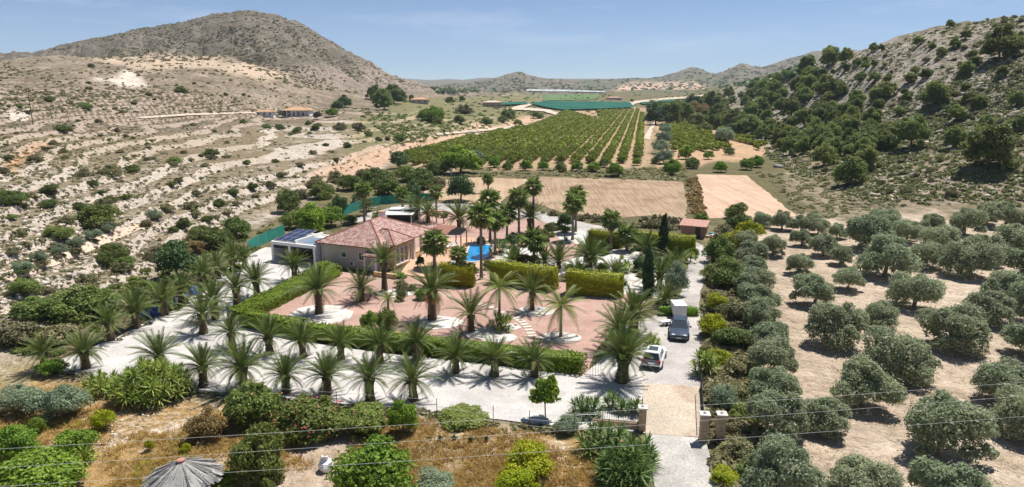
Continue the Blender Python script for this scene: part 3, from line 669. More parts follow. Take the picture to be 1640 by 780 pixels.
def date_palm(loc, trunk_h, trunk_r, flen, label, group, nf=52, seed=0, spread=1.0, name='date_palm'):
    o = thing(name, loc, label, 'palm', group, random.uniform(0, 6.28)); rg = random.Random(seed); nf = int(nf*rg.uniform(.78, 1.12)); flen *= rg.uniform(.9, 1.1); spread *= rg.uniform(.88, 1.16); o.rotation_euler[0] = rg.uniform(-.05, .05); o.rotation_euler[1] = rg.uniform(-.05, .05)
    key = (round(trunk_h*4), round(trunk_r*20), seed % 3)
    if key not in TRUNKS: TRUNKS[key] = date_trunk(seed, trunk_h, trunk_r)
    ob('trunk', TRUNKS[key], o)
    for i in range(nf):
        t = (i + .5)/nf; el = math.radians(86 - 76*t**.95*spread + rg.uniform(-9, 9)); az = i*2.39996 + rg.uniform(-.2, .2)
        k = min(3, int(t*4*rg.uniform(.8, 1.15)))
        f = ob('frond', FRONDS[k], o, (math.cos(az)*trunk_r*.35, math.sin(az)*trunk_r*.35, trunk_h + .12*(1-t)))
        f.rotation_euler = (Matrix.Rotation(az, 3, 'Z') @ Matrix.Rotation(-el, 3, 'Y') @ Matrix.Rotation(rg.uniform(-.3, .3), 3, 'X')).to_euler()
        s = flen*(.78 + .3*math.sin(math.pi*min(1, t*1.2)))*rg.uniform(.88, 1.1); f.scale = (s, s, s)
    if seed % 4 != 1:
        for i in range(3 + seed % 5):
            az = rg.uniform(0, 6.28); f = ob('frond', DFRONDS[i % 2], o, (math.cos(az)*trunk_r*.5, math.sin(az)*trunk_r*.5, trunk_h*.97))
            f.rotation_euler = (Matrix.Rotation(az, 3, 'Z') @ Matrix.Rotation(math.radians(rg.uniform(15, 50)), 3, 'Y')).to_euler(); s = flen*rg.uniform(.5, .8); f.scale = (s, s, s)
    return o
def fan_palm(loc, h, crown, label, group, nf=34, seed=0, r=.17):
    o = thing('fan_palm', loc, label, 'palm', group, random.uniform(0, 6.28)); rg = random.Random(seed)
    key = ('f', round(h*2), round(r*20))
    if key not in TRUNKS:
        m = MB(); pr = [(r*1.7, -.1), (r*1.25, .3)] + [(r*(1.05 - .25*t/8)*(1.06 if t % 2 else .96), .3 + (h-.3)*t/8) for t in range(1, 9)]
        m.lathe(pr, 8); TRUNKS[key] = m.mesh('trunk', GREYBARK, True)
    ob('trunk', TRUNKS[key], o)
    for i in range(nf):
        t = (i + .5)/nf; el = math.radians(82 - 122*t + rg.uniform(-10, 10)); az = i*2.39996 + rg.uniform(-.2, .2)
        f = ob('fan_leaf', FANS[i % 3], o, (0, 0, h - .25*t)); f.rotation_euler = (Matrix.Rotation(az, 3, 'Z') @ Matrix.Rotation(-el, 3, 'Y') @ Matrix.Rotation(rg.uniform(-.5, .5), 3, 'X')).to_euler()
        s = crown*rg.uniform(.88, 1.1); f.scale = (s, s, s)
    for i in range(8):
        az = i*.785 + rg.uniform(-.2, .2); f = ob('fan_leaf', DEADFAN[i % 2], o, (0, 0, h - .35)); f.rotation_euler = (Matrix.Rotation(az, 3, 'Z') @ Matrix.Rotation(math.radians(rg.uniform(52, 72)), 3, 'Y')).to_euler(); f.scale = (crown*.8,)*3
    return o
def rosette_mesh(seed, mat, n=30):
    rg = random.Random(seed); V = []; Fc = []; T = []
    for i in range(n):
        t = (i+.5)/n; el = math.radians(88 - 105*t); az = i*2.39996; L = rg.uniform(.8, 1.05); w = .045
        d = Vector((math.cos(az)*math.cos(el), math.sin(az)*math.cos(el), math.sin(el))); s = Vector((-math.sin(az), math.cos(az), 0))
        m_ = d*L*.5 + Vector((0,0,.03)); e = d*L - Vector((0,0,.08*(1+t))); o = len(V)
        V += [tuple(x) for x in (-s*w*.6, s*w*.6, m_ + s*w, m_ - s*w, e)]; Fc += [(o,o+1,o+2),(o,o+2,o+3),(o+3,o+2,o+4)]; T += [rg.uniform(0, 1)]*5
    return mesh_np('rosette', np.array(V), [np.array(Fc)], mat, T)
ROS = {k: [rosette_mesh(i, m) for i in range(3)] for k, m in (('y', L_YUCCA), ('d', L_YDARK))}
def yucca(loc, wid, hgt, n, rs, label, group=None, kind='y', seed=0, name='yucca_clump'):
    o = thing(name, loc, label, 'yucca', group); rg = random.Random(seed); m = MB()
    for i in range(n):
        a = i*2.39996; r = wid*.5*math.sqrt((i+.4)/n)*.92; h = hgt*(1 - .62*(r/(wid*.5))**2)*rg.uniform(.72, 1.05)
        p = Vector((r*math.cos(a), r*math.sin(a), max(.15, h - rs*.45)*(1 if i % 3 else rg.uniform(.35, .8))))
        f = ob('rosette', ROS[kind][i % 3], o, p); tl = .55*r/(wid*.5)
        f.rotation_euler = (Matrix.Rotation(a, 3, 'Z') @ Matrix.Rotation(tl, 3, 'Y') @ Matrix.Rotation(rg.uniform(0, 6), 3, 'Z')).to_euler(); f.scale = (rs*rg.uniform(.8, 1.15),)*3
        if i % 2 == 0: m.tube([(p.x*.35, p.y*.35, -.1), (p.x*.8, p.y*.8, p.z*.5), tuple(p)], [.09, .07, .05], 5)
    m.build('stems', BARK, o); return o
def cypress(loc, w, h, label, seed):
    rg = np.random.default_rng(seed); lob = []
    for i in range(14):
        t = i/13; r = w*.5*(.55 + .6*math.sin(math.pi*min(1, t*.9 + .12)))*(1 if t < .9 else .6); lob.append((rg.normal()*.06*w, rg.normal()*.06*w, h*(.05 + .88*t), r*(1-.25*t), r*(1-.25*t), h*.075))
    v, f, t = cloud(lob, 3600, .17, rg, aspect=1.6, core=.8, shell=(.8, 1.05)); o = thing('cypress', loc, label, 'cypress')
    ob('crown', mesh_np('crown', v, f, L_CYP, t), o); MB().tube([(0,0,-.1), (0,0,h*.3)], .1, 6).build('trunk', BARK, o); return o
def hedge_mesh(name, corners, h, mat, dens=55, size=.12, seed=0):
    """clipped hedge on a ground polygon (world xy): solid heart with leaves all over"""
    rg = np.random.default_rng(seed); n = len(corners); a = sum(corners[i][0]*corners[(i+1) % n][1] - corners[(i+1) % n][0]*corners[i][1] for i in range(n))
    if a < 0: corners = corners[::-1]
    cx = sum(c[0] for c in corners)/n; cy = sum(c[1] for c in corners)/n
    ps = []; ns = []
    for i in range(n):
        p = np.array(corners[i][:2]); q = np.array(corners[(i+1) % n][:2]); L = np.linalg.norm(q-p); k = int(L*h*dens); nn = np.array([(q-p)[1], -(q-p)[0]])/L
        s = rg.random(k); z = rg.random(k)*h; ps.append(np.c_[p + s[:, None]*(q-p) + nn*(rg.random(k)*.14 - .07 + .05*np.sin(s*L*1.3)*np.cos(z*2))[:, None], z]); ns.append(np.tile([nn[0], nn[1], .1], (k, 1)))
    xs = np.array(corners)[:, :2]; lo = xs.min(0); hi = xs.max(0); k = int((hi-lo).prod()*dens*1.2); c = lo + rg.random((k, 2))*(hi-lo); c = c[inpoly(c[:, 0], c[:, 1], corners)]
    ps.append(np.c_[c, h + (rg.random(len(c))*.2 - .1) + .05*np.sin(c[:, 0]*1.7)]); ns.append(np.tile([0, 0, 1.], (len(c), 1)))
    p = np.concatenate(ps); bl = fbm(p[:, 0] + 7*seed, p[:, 1] + p[:, 2]*.8, .55, 4, .6)*.30; p = p + np.concatenate(ns)*bl[:, None]; thin = rg.random(len(p)) > np.clip(-bl*1.6, 0, .5); p = p[thin]; ns = [np.concatenate(ns)[thin]]; nr = np.concatenate(ns) + unit(len(p), rg)*.42; nr /= np.linalg.norm(nr, axis=1, keepdims=True); k = len(p)
    a = np.cross(nr, unit(k, rg)); a /= np.linalg.norm(a, axis=1, keepdims=True); b = np.cross(nr, a); s = size*(.6 + .8*rg.random(k))[:, None]
    v = np.stack([p - a*s*.7, p - b*s*.5, p + a*s*.7, p + b*s*.5], 1).reshape(-1, 3); t = np.repeat(rg.random(k), 4)
    m = MB().prism([(cx + (c[0]-cx)*.985, cy + (c[1]-cy)*.90) for c in corners], -.05, h-.16)
    hv = np.array(m.v); o = len(v); v = np.concatenate([v, hv]); t = np.concatenate([t, np.full(len(hv), .3)])
    fs = [np.arange(4*k).reshape(-1, 4), np.array([f for f in m.f if len(f) == 4]) + o]
    big = [f for f in m.f if len(f) != 4]
    if big: fs.append(np.array(big) + o)
    return mesh_np(name, v, fs, mat, t)
def hedge_px(name, front, thick, h, mat, label, group=None, seed=0, **kw):
    """front: photo pixels along the foot of the side that faces us"""
    w = [P(x, y, 0.0) for x, y in front]; d = (w[-1] - w[0]).to_2d().normalized(); nrm = Vector((-d.y, d.x))
    if nrm.y < 0 and abs(nrm.y) > .2: nrm = -nrm
    pts = [(p.x, p.y) for p in w] + [(p.x + nrm.x*thick, p.y + nrm.y*thick) for p in reversed(w)]
    c = Vector((sum(p[0] for p in pts)/len(pts), sum(p[1] for p in pts)/len(pts), 0))
    o = ob(name, hedge_mesh(name, [(p[0]-c.x, p[1]-c.y) for p in pts], h, mat, seed=seed, **kw), None, c)
    return tag(o, label, 'hedge', group)
# ------------------------------------------------------------------ palms of the property
ORD = ['first', 'second', 'third', 'fourth', 'fifth', 'sixth', 'seventh', 'eighth', 'ninth', 'tenth']
def palm_row(pts, label, group, th, tr, fl, seed, nf=50):
    for i, q in enumerate(pts):
        p = P(q[0], q[1], 0.0); k = q[2] if len(q) > 2 else 1.0; th_ = th*(q[3] if len(q) > 3 else random.uniform(.9, 1.1))
        date_palm(p, th_, tr*k**.5, fl*k, label % ORD[i], group, nf, seed + i)
palm_row([(72,592,.9),(138,590,1.08),(257,592,1.15,.8),(326,618,.98,1.1),(391,623,1.15,1.15),(458,629,1.0,.9),(525,631,1.0),(593,643,1.02,1.25),(662,641,1.02,1.1)],
         'short stout date palm, %s from the left in the front row below the gravel drive', 'date palms along the outer edge of the gravel drive', 1.5, .36, 2.1, 100, 50)
palm_row([(373,557,1.0),(432,566,1.0),(486,572,.95),(546,577,.95),(608,580,1.05),(668,577,1.05),(730,597,1.05),(792,602,1.08),(856,603,1.0)],
         'short date palm, %s from the left in the row against the low clipped hedge', 'date palms along the low hedge', 1.5, .34, 2.05, 130, 50)
palm_row([(178,545,.95),(219,525,1.1),(264,504,1.1),(295,487,1.05),(327,458,1.0),(350,446,1.0),(373,434,1.05),(392,429,.95)],
         'date palm, %s from the near end of the row along the shrubby left verge', 'date palms on the left verge of the drive', 1.65, .38, 2.15, 160, 50)
palm_row([(326,534,1.1),(345,511,1.05),(380,490,1.1),(413,476,1.1),(472,448,1.15)],
         'date palm, %s from the near end, standing free in the upper gravel drive', 'date palms in the upper gravel drive', 1.95, .38, 2.2, 190, 50)
G_ = 'tall date palms in the pink garden'
date_palm(P(511,502,0), 2.5, .42, 2.9, 'tall date palm with wide arching crown in the large white gravel oval', G_, 47, 211)
date_palm(P(579,482,0), 1.5, .36, 2.2, 'smaller date palm on pink gravel in front of the house wall', G_, 44, 212)
date_palm(P(616,466,0), 3.5, .36, 3.0, 'tall slender-trunked date palm right in front of the house corner', G_, 46, 213)
big = date_palm(P(692,512,0), 3.1, .46, 3.1, 'largest garden date palm with orange fruit stalks in a white pebble disc', G_, 47, 214)
for k in range(9):                                          # its fruit stalks
    a = k*.7; m = MB(); e = Vector((math.cos(a)*.75, math.sin(a)*.75, 2.55 - .1*(k % 3))); m.tube([(0,0,3.1), (math.cos(a)*.5, math.sin(a)*.5, 3.15), tuple(e)], .03, 4)
    for q in range(7): m.tube([tuple(e), (e.x + .16*math.cos(q*.9), e.y + .16*math.sin(q*.9), e.z - .42)], [.05, .035], 4)
    m.build('fruit_stalk', L_ORANGE, big)
date_palm(P(755,531,0), 1.7, .34, 2.6, 'open-crowned date palm beside the stepping-stone path', G_, 40, 215)
date_palm(P(852,497,0), 2.0, .28, 2.3, 'light small date palm in the white disc before the long golden hedge', G_, 38, 216)
date_palm(P(996,611,0), 2.1, .55, 3.0, 'huge thick-trunked date palm beside the parked white car', 'huge date palms by the parking', 58, 217)
date_palm(P(990,560,0), 1.9, .5, 3.0, 'huge date palm close behind the palm beside the white car', 'huge date palms by the parking', 56, 218)
date_palm(P(1014,535,0), 1.9, .5, 2.9, 'huge date palm at the back of the clump near the blue car', 'huge date palms by the parking', 54, 219)
G_ = 'date palms around the pool garden'
date_palm(P(848,374,0), 2.6, .38, 3.3, 'date palm with drooping round crown beyond the pool', G_, 44, 220)
date_palm(P(895,430,0), .9, .34, 3.2, 'low pale date palm in the white pebble bed', G_, 44, 221)
date_palm(P(945,432,0), 1.5, .36, 3.6, 'broad date palm behind the golden hedge nearest the parking', G_, 49, 222)
date_palm(P(1056,462,0), 1.2, .36, 3.5, 'feathery date palm between the near cypress and the grey bush', G_, 44, 223)
date_palm(P(1033,412,0), 1.0, .32, 3.0, 'date palm crown showing behind the near cypress', G_, 46, 224)
date_palm(P(668,352,0), 2.0, .36, 3.3, 'date palm leaning over the white carport roof behind the house', G_, 44, 225)
date_palm(P(735,368,0), 1.8, .38, 3.4, 'dense date palm just behind the brown pergola', G_, 49, 226)
date_palm(P(686,356,0), 1.5, .34, 2.6, 'small date palm beside the timber frame behind the house', G_, 44, 227)
date_palm(P(585,345,0), 1.6, .3, 1.9, 'squat palm by the green fence behind the house', G_, 41, 228)
for i, (x, y, th_, fl_, lb) in enumerate([(822,428,.8,2.4,'low date palm squeezed behind the long golden hedge'), (872,428,.7,2.3,'low feathery date palm left of the pale one in the pebble bed'), (925,446,.6,2.3,'low date palm close behind the golden hedge gap'), (985,446,.6,2.2,'low date palm behind the hedge nearest the parking'), (1082,432,.7,2.4,'low date palm by the side path before the back hedge'), (1070,490,.7,2.2,'low date palm beside the parking corner')]):
    date_palm(P(x, y, 0), th_, .3, fl_, lb, G_, 40, 240+i)
# fan palms: (foot px, foot py, crown centre py, label)
fan = [(771,447,344,1.55,'tallest fan palm, standing in front of the swimming pool between the golden hedges'),
       (793,408,352,1.45,'fan palm with shaggy head at the right end of the pool'),
       (812,384,342,1.45,'fan palm behind the pool, next to the slender tall one'),
       (785,386,319,1.5,'fan palm with dark high head rising behind the pool'),
       (831,381,316,1.5,'fan palm with dark drooping head left of the tallest pair beyond the pool'),
       (854,374,298,1.35,'very slender tall fan palm whose head stands against the stubble field'),
       (917,384,326,1.5,'nearer of the twin fan palms in front of the stubble field'),
       (922,371,314,1.55,'farther and higher of the twin fan palms in front of the stubble field'),
       (855,426,384,1.5,'fan palm behind the middle golden hedge'),
       (978,401,352,1.4,'fan palm in front of the back golden hedge, left of the gap'),
       (1004,402,376,1.5,'shorter fan palm with pale skirt at the gap in the back golden hedge'),
       (696,428,388,1.6,'fan palm at the terrace corner of the house'),
       (584,356,303,1.35,'tall bare-trunked fan palm standing behind the tiled house roof'),
       (645,335,310,1.35,'fan palm beside the green fence behind the house'),
       (699,338,307,1.3,'fan palm at the right end of the green fence'),
       (782,309,286,1.2,'lone fan palm at the edge of the ploughed field'),
       (735,420,407,1.1,'low fan palm by the near edge of the pool'),
       (1122,372,352,1.2,'small fan palm beside the brick shed')]
for i, (x, y, cy, cr, lb) in enumerate(fan):
    p = P(x, y, 0.0); h = CAMZ - p.y*math.tan(PITCH + math.atan((cy-390)/F)); fan_palm(p, max(1.0, h), cr*1.28, lb, 'fan palms of the villa garden', 25, 300+i, .2 if h > 4 else .22)
# queen palms
def queen(px, py, h, fl, label, seed):
    p = P(px, py, 0.0); o = thing('queen_palm', p, label, 'palm', 'queen palms in the pink garden'); rg = random.Random(seed)
    MB().lathe([(.22,-.1),(.15,.4),(.13,h*.6),(.11,h)], 8).build('trunk', GREYBARK, o, smooth=True)
    for i in range(22):
        t = (i+.5)/22; el = math.radians(75 - 75*t); az = i*2.39996; f = ob('frond', QFRONDS[min(2, int(t*3))], o, (0,0,h))
        f.rotation_euler = (Matrix.Rotation(az, 3, 'Z') @ Matrix.Rotation(-el, 3, 'Y')).to_euler(); f.scale = (fl*rg.uniform(.9,1.1),)*3
queen(898, 539, 3.1, 2.6, 'slim yellow-green palm with hanging fronds in a white disc', 5)
queen(800, 520, 3.9, 2.5, 'yellowing slim palm rising out of a yucca in the garden', 6)
queen(622, 500, 1.6, 1.3, 'young small palm poking up behind the two round bushes', 7)

# ------------------------------------------------------------------ cypresses, hedges
cypress(P(1037,474,0), 1.25, 6.3, 'nearer dark columnar cypress beside the golden hedge end', 1)
cypress(P(1061,406,0), 1.3, 6.0, 'farther dark columnar cypress against the back hedge', 2)
hedge_px('clipped_hedge', [(702,459),(758,461)], 1.7, 2.75, L_GOLD, 'shortest golden clipped hedge, in front of the pool', 'golden clipped hedges', 1, dens=70)
hedge_px('clipped_hedge', [(784,454),(886,468)], 1.7, 2.75, L_GOLD, 'long golden clipped hedge right of the tall fan palm', 'golden clipped hedges', 2, dens=70)
hedge_px('clipped_hedge', [(906,473),(998,478)], 1.7, 2.75, L_GOLD, 'golden clipped hedge nearest the parking bay', 'golden clipped hedges', 3, dens=70)
hedge_px('clipped_hedge', [(942,393),(994,398)], 1.6, 2.4, L_GOLD, 'golden back hedge left of the gap', 'golden clipped hedges', 4, dens=60)
hedge_px('clipped_hedge', [(1014,400),(1112,408)], 1.8, 2.6, L_GOLD, 'golden back hedge behind the far cypress', 'golden clipped hedges', 5, dens=60)
hedge_px('clipped_hedge', [(384,520),(470,541),(620,562),(800,584),(932,602)], 1.6, 1.4, L_HEDGE, 'long low green hedge between the pink garden and the gravel drive', None, 6, dens=75)
w = [P(366,512,0), P(392,520,0), P(548,440,0), P(520,428,0)]; c = sum(w, Vector())/4
tag(ob('clipped_hedge', hedge_mesh('clipped_hedge', [(p.x-c.x, p.y-c.y) for p in w], 1.1, L_HEDGE, seed=8, dens=75), None, c), 'bright green clipped hedge running back to the house wall', 'hedge')
hedge_px('clipped_hedge', [(1056,506),(1118,507)], 1.0, .9, L_HEDGE, 'low leafy hedge behind the white trailer', None, 9)

# ------------------------------------------------------------------ yuccas and garden plants
def yu(px, py, wpx, hpx, n, rs, lb, kind='y', seed=0, name='yucca_clump'):
    p = P(px, py, 0.0); s = mpp(p); yucca(p, wpx*s, hpx*s*1.02, n, rs, lb, None, kind, seed, name)
yu(247, 634, 116, 62, 90, 1.0, 'largest yellow-green yucca mass on the near bank of the gravel drive', 'y', 1)
yu(166, 628, 60, 34, 20, .8, 'low yucca group left of the largest yucca mass', 'y', 2)
yu(938, 664, 48, 36, 14, .85, 'dark yucca group behind the railing, left of the slim yuccas', 'd', 3)
yu(980, 652, 18, 36, 5, .8, 'slim tall yucca beside the railing', 'd', 4)
yu(994, 660, 18, 28, 5, .8, 'middle yucca of the three at the railing', 'd', 5)
yu(1016, 662, 24, 30, 7, .85, 'rounded yucca next to the gate pillar', 'd', 6)
yu(970, 722, 85, 48, 20, 1.1, 'broad dark fan-leaved clump below the railing', 'd', 7)
yu(1000, 770, 80, 62, 46, 1.05, 'long spiky green yucca bank along the concrete driveway', 'd', 8)
yu(1020, 745, 60, 50, 26, 1.0, 'spiky green yucca thicket at the foot of the gate pillar', 'd', 18)
yu(802, 528, 38, 36, 20, .7, 'bushy yucca under the yellowing slim palm', 'y', 9)
yu(1045, 552, 22, 20, 9, .7, 'small yucca beside the white car', 'y', 10)
yu(1126, 600, 34, 46, 14, .95, 'yucca pair leaning over the parking edge opposite the cars', 'y', 11)
yu(1062, 485, 24, 22, 9, .8, 'yucca at the parking corner in front of the grey bush', 'y', 12)
yu(998, 436, 28, 22, 10, .8, 'yucca cluster on the white pebbles behind the golden hedge', 'y', 13)
yu(110, 772, 40, 44, 12, .9, 'pale-tipped yucca pair in the green thicket at bottom left', 'y', 14)
yu(138, 740, 16, 26, 4, .9, 'single young yucca at the edge of the bottom left thicket', 'y', 15)
yu(800, 405, 34, 26, 14, 1.0, 'big leafy yucca at the right end of the pool', 'd', 16)
yu(835, 394, 20, 20, 7, 1.0, 'yellow-green yucca behind the pool shrubs', 'y', 17)
yu(1112, 372, 30, 20, 9, 1.0, 'yucca group next to the brick shed', 'y', 19)
yu(1104, 420, 22, 20, 7, .9, 'yucca by the side path bend', 'y', 20)
def garden(kind, name, px, py, w, lb, cat='shrub', hs=1.0): return plant_px(kind, name, px, py, w, lb, cat, None, hs)
garden('bright', 'round_bush', 592, 532, 34, 'smaller round green bush on pink gravel, left of its taller twin', hs=1.25)
garden('bush', 'round_bush', 620, 528, 38, 'taller round green bush on pink gravel, right of its twin', hs=1.3)
garden('bush', 'leafy_shrub', 643, 482, 20, 'small leafy shrub between two garden palms', hs=1.3)
garden('bright', 'leafy_shrub', 676, 480, 26, 'bright low shrub behind the largest garden palm', hs=.9)
garden('dark', 'topiary_bush', 673, 428, 15, 'small round topiary by the terrace steps', hs=1.4)
garden('bright', 'low_planting', 640, 445, 26, 'flat green groundcover mound at the house corner', hs=.35)
garden('brown', 'bronze_bush', 836, 425, 32, 'round bronze bush behind the middle golden hedge', hs=.9)
garden('dark', 'garden_tree', 904, 366, 27, 'small dark tree on the white pebble patch beyond the pool', 'tree', 1.1)
garden('grey', 'grey_bush', 1082, 476, 46, 'large grey-green bush behind the parking bay', hs=1.65)
garden('bush', 'leafy_shrub', 782, 432, 18, 'leafy shrub by the near pool corner', hs=1.3)
garden('bush', 'leafy_shrub', 818, 440, 26, 'leafy shrub growing behind the long golden hedge', hs=1.0)
garden('grey', 'leafy_shrub', 760, 437, 16, 'grey shrub between the shortest and the long golden hedge', hs=.9)
garden('bright', 'leafy_shrub', 1110, 412, 18, 'bright leafy shrub beside the side path', hs=1.1)
garden('bush', 'leafy_shrub', 1092, 400, 30, 'tangled shrub at the end of the back golden hedge', hs=1.0)
garden('bush', 'leafy_shrub', 962, 400, 26, 'dark shrub before the back golden hedge', hs=.8)
garden('shrub', 'leafy_shrub', 965, 432, 22, 'round grey shrub on the pebble bed by the stepping stones', hs=.8)
garden('shrub', 'leafy_shrub', 922, 436, 10, 'tiny clipped ball shrub on white pebbles', hs=.9)
garden('shrub', 'leafy_shrub', 880, 437, 14, 'low dark mound shrub behind the golden hedge gap', hs=.6)
garden('bright', 'clipped_bush', 607, 354, 21, 'clipped bright green bush behind the house roof', hs=.9)
garden('dark', 'leafy_shrub', 770, 393, 16, 'dark shrub behind the far pool edge', hs=1.2)
garden('dark', 'leafy_shrub', 820, 396, 26, 'dark shrub mass under the fan palms beyond the pool', hs=.9)
# behind the garage and along the green fence
for i, (x, y, w, k, hs, lb) in enumerate([(500,372,58,'bright',.95,'big glossy green tree mass just behind the garage'), (470,366,42,'bush',1.0,'leafy bush left of the solar panels'),
      (532,362,46,'bright',.9,'spreading green tree between garage and back drive'), (544,345,30,'dark',1.2,'dark upright tree by the green fence corner'), (561,357,24,'bush',.8,'round bush behind the roof ridge'),
      (462,340,48,'bush',1.0,'dark bush on the slope above the garage'), (515,318,42,'bush',.95,'dark bush on the slope above the green fence'), (737,322,48,'dark',1.0,'large glossy dark tree at the edge of the ploughed field'),
      (660,322,36,'dark',1.0,'dark glossy tree behind the green fence'), (590,338,20,'dark',1.0,'rounded orange tree by the green fence')]):
    garden(k, 'leafy_tree', x, y, w, lb, 'tree', hs)
# mixed planting of the pebble garden
rq = random.Random(21); gi = 0
for poly, n, kinds in (([(790,418),(812,398),(850,400),(900,418),(945,406),(1000,400),(1060,414),(1085,440),(1060,474),(1000,468),(960,436),(900,440),(840,436)], 34, ('shrub','bush','bright','agave','agave','dark')), ([(870,362),(935,372),(930,392),(880,390),(820,392),(800,384),(850,380)], 14, ('bush','shrub','agave','dark')), ([(640,444),(700,450),(690,480),(640,478)], 5, ('agave','shrub')), ([(590,352),(640,345),(720,345),(740,352),(650,350)], 6, ('bush','dark'))):
    k_ = 0
    while k_ < n:
        x, y = rq.uniform(600, 1090), rq.uniform(340, 485)
        if not inpoly(np.array([x]), np.array([y]), poly)[0]: continue
        k_ += 1; kd = rq.choice(kinds); p = P(x, y, 0.0)
        if kd == 'agave': yucca(p, .5, .55, 3, rq.uniform(.5, .85), 'spiky little agave among the pebbles of the pool garden', 'agaves of the pool garden', 'd' if rq.random() < .6 else 'y', k_, 'agave')
        else: plant(kd, 'garden_shrub', p, rq.uniform(1.0, 2.4), 'small leafy shrub among the palms of the pool garden', 'shrub', 'small shrubs of the pool garden', rq.uniform(.7, 1.15))
# ------------------------------------------------------------------ olive grove
NUM = ['first', 'second', 'third', 'fourth', 'fifth', 'sixth', 'seventh', 'eighth', 'ninth', 'tenth', 'eleventh', 'twelfth', 'thirteenth', 'fourteenth', 'fifteenth', 'sixteenth', 'seventeenth', 'eighteenth', 'nineteenth', 'twentieth', 'twenty-first', 'twenty-second', 'twenty-third', 'twenty-fourth', 'twenty-fifth', 'twenty-sixth', 'twenty-seventh']
HUE = dict(bush='dark green', shrub='dull olive-green', yellow='yellow-green', grey='grey-green', bright='bright green', pine='very dark green', dark='glossy dark', brown='brownish')
olv = [(1381,650,108),(1435,604,112),(1525,557,112),(1608,648,104),(1507,728,138),(1320,692,82),(1245,700,104),(1248,792,118),(1375,806,125),(1240,640,86),(1334,553,96),(1410,524,62),
       (1237,600,84),(1228,562,78),(1218,528,74),(1210,500,70),(1206,470,66),(1203,446,60),(1200,424,54),(1194,402,46),(1238,409,52),(1416,443,92),(1463,492,88),(1551,443,88),(1502,404,70),(1386,400,72),
       (1303,489,76),(1358,464,56),(1583,519,78),(1618,490,88),(1632,410,78),(1545,376,58),(1280,438,54),(1318,410,50),(1574,424,64),(1412,376,56),(1607,366,60),(1283,394,42),(1640,700,100),(1645,570,80),
       (1221,364,36),(1252,368,40),(1282,372,40),(1310,376,36),(1340,382,36),(1450,388,56),(1490,374,46),(1640,445,80),(1345,424,46),(1660,520,90),(1480,428,60),(1300,362,30),(1575,358,44),(1655,370,56),(1700,620,110),(1520,820,130)]
olv.sort(key=lambda q: (q[1], q[0]))
ordl = {0: 'left column by the scrub strip', 1: 'open rows of the grove'}
oc = {}
for i, (x, y, w) in enumerate(olv):
    near = 'in the grove'
    if x < 1260 and y < 720 and y > 395: g = 'olive trees in the column beside the scrub strip'; key = 'a'
    elif y > 680: g = 'nearest olive trees'; key = 'b'
    elif y < 392: g = 'olive trees at the far edge of the grove'; key = 'c'
    elif x > 1490: g = 'olive trees on the outer side of the grove'; key = 'd'
    else: g = 'olive trees in the middle of the grove'; key = 'e'
    oc[key] = oc.get(key, 0) + 1
    num = ['first', 'second', 'third', 'fourth', 'fifth', 'sixth', 'seventh', 'eighth', 'ninth', 'tenth', 'eleventh', 'twelfth', 'thirteenth', 'fourteenth', 'fifteenth', 'sixteenth', 'seventeenth', 'eighteenth', 'nineteenth', 'twentieth'][min(oc[key]-1, 19)]
    lb = {'a': 'silver-green olive tree, %s from the far end of the column beside the scrub strip', 'b': 'silver-green olive tree, %s among the nearest ones at the bottom of the grove',
          'c': 'olive tree, %s along the far edge of the straw-coloured grove', 'd': 'silver-green olive tree, %s counting from the far end at the right side of the grove',
          'e': 'silver-green olive tree, %s counting from the far end in the middle of the grove'}[key] % num
    plant_px('olive', 'olive_tree', x, y, w*random.uniform(.98, 1.12), lb, 'olive tree', g, random.uniform(.84, 1.02))
# young olives on the terrace track
for i, (x, y) in enumerate([(38,437),(66,422),(97,410),(123,398),(149,386),(177,374),(250,354)]):
    plant_px('grey', 'young_olive_tree', x, y, 26, 'young thin olive tree on the pink terrace track, %s from the left' % ORD[i], 'olive tree', 'young olives on the terrace track', 1.0)

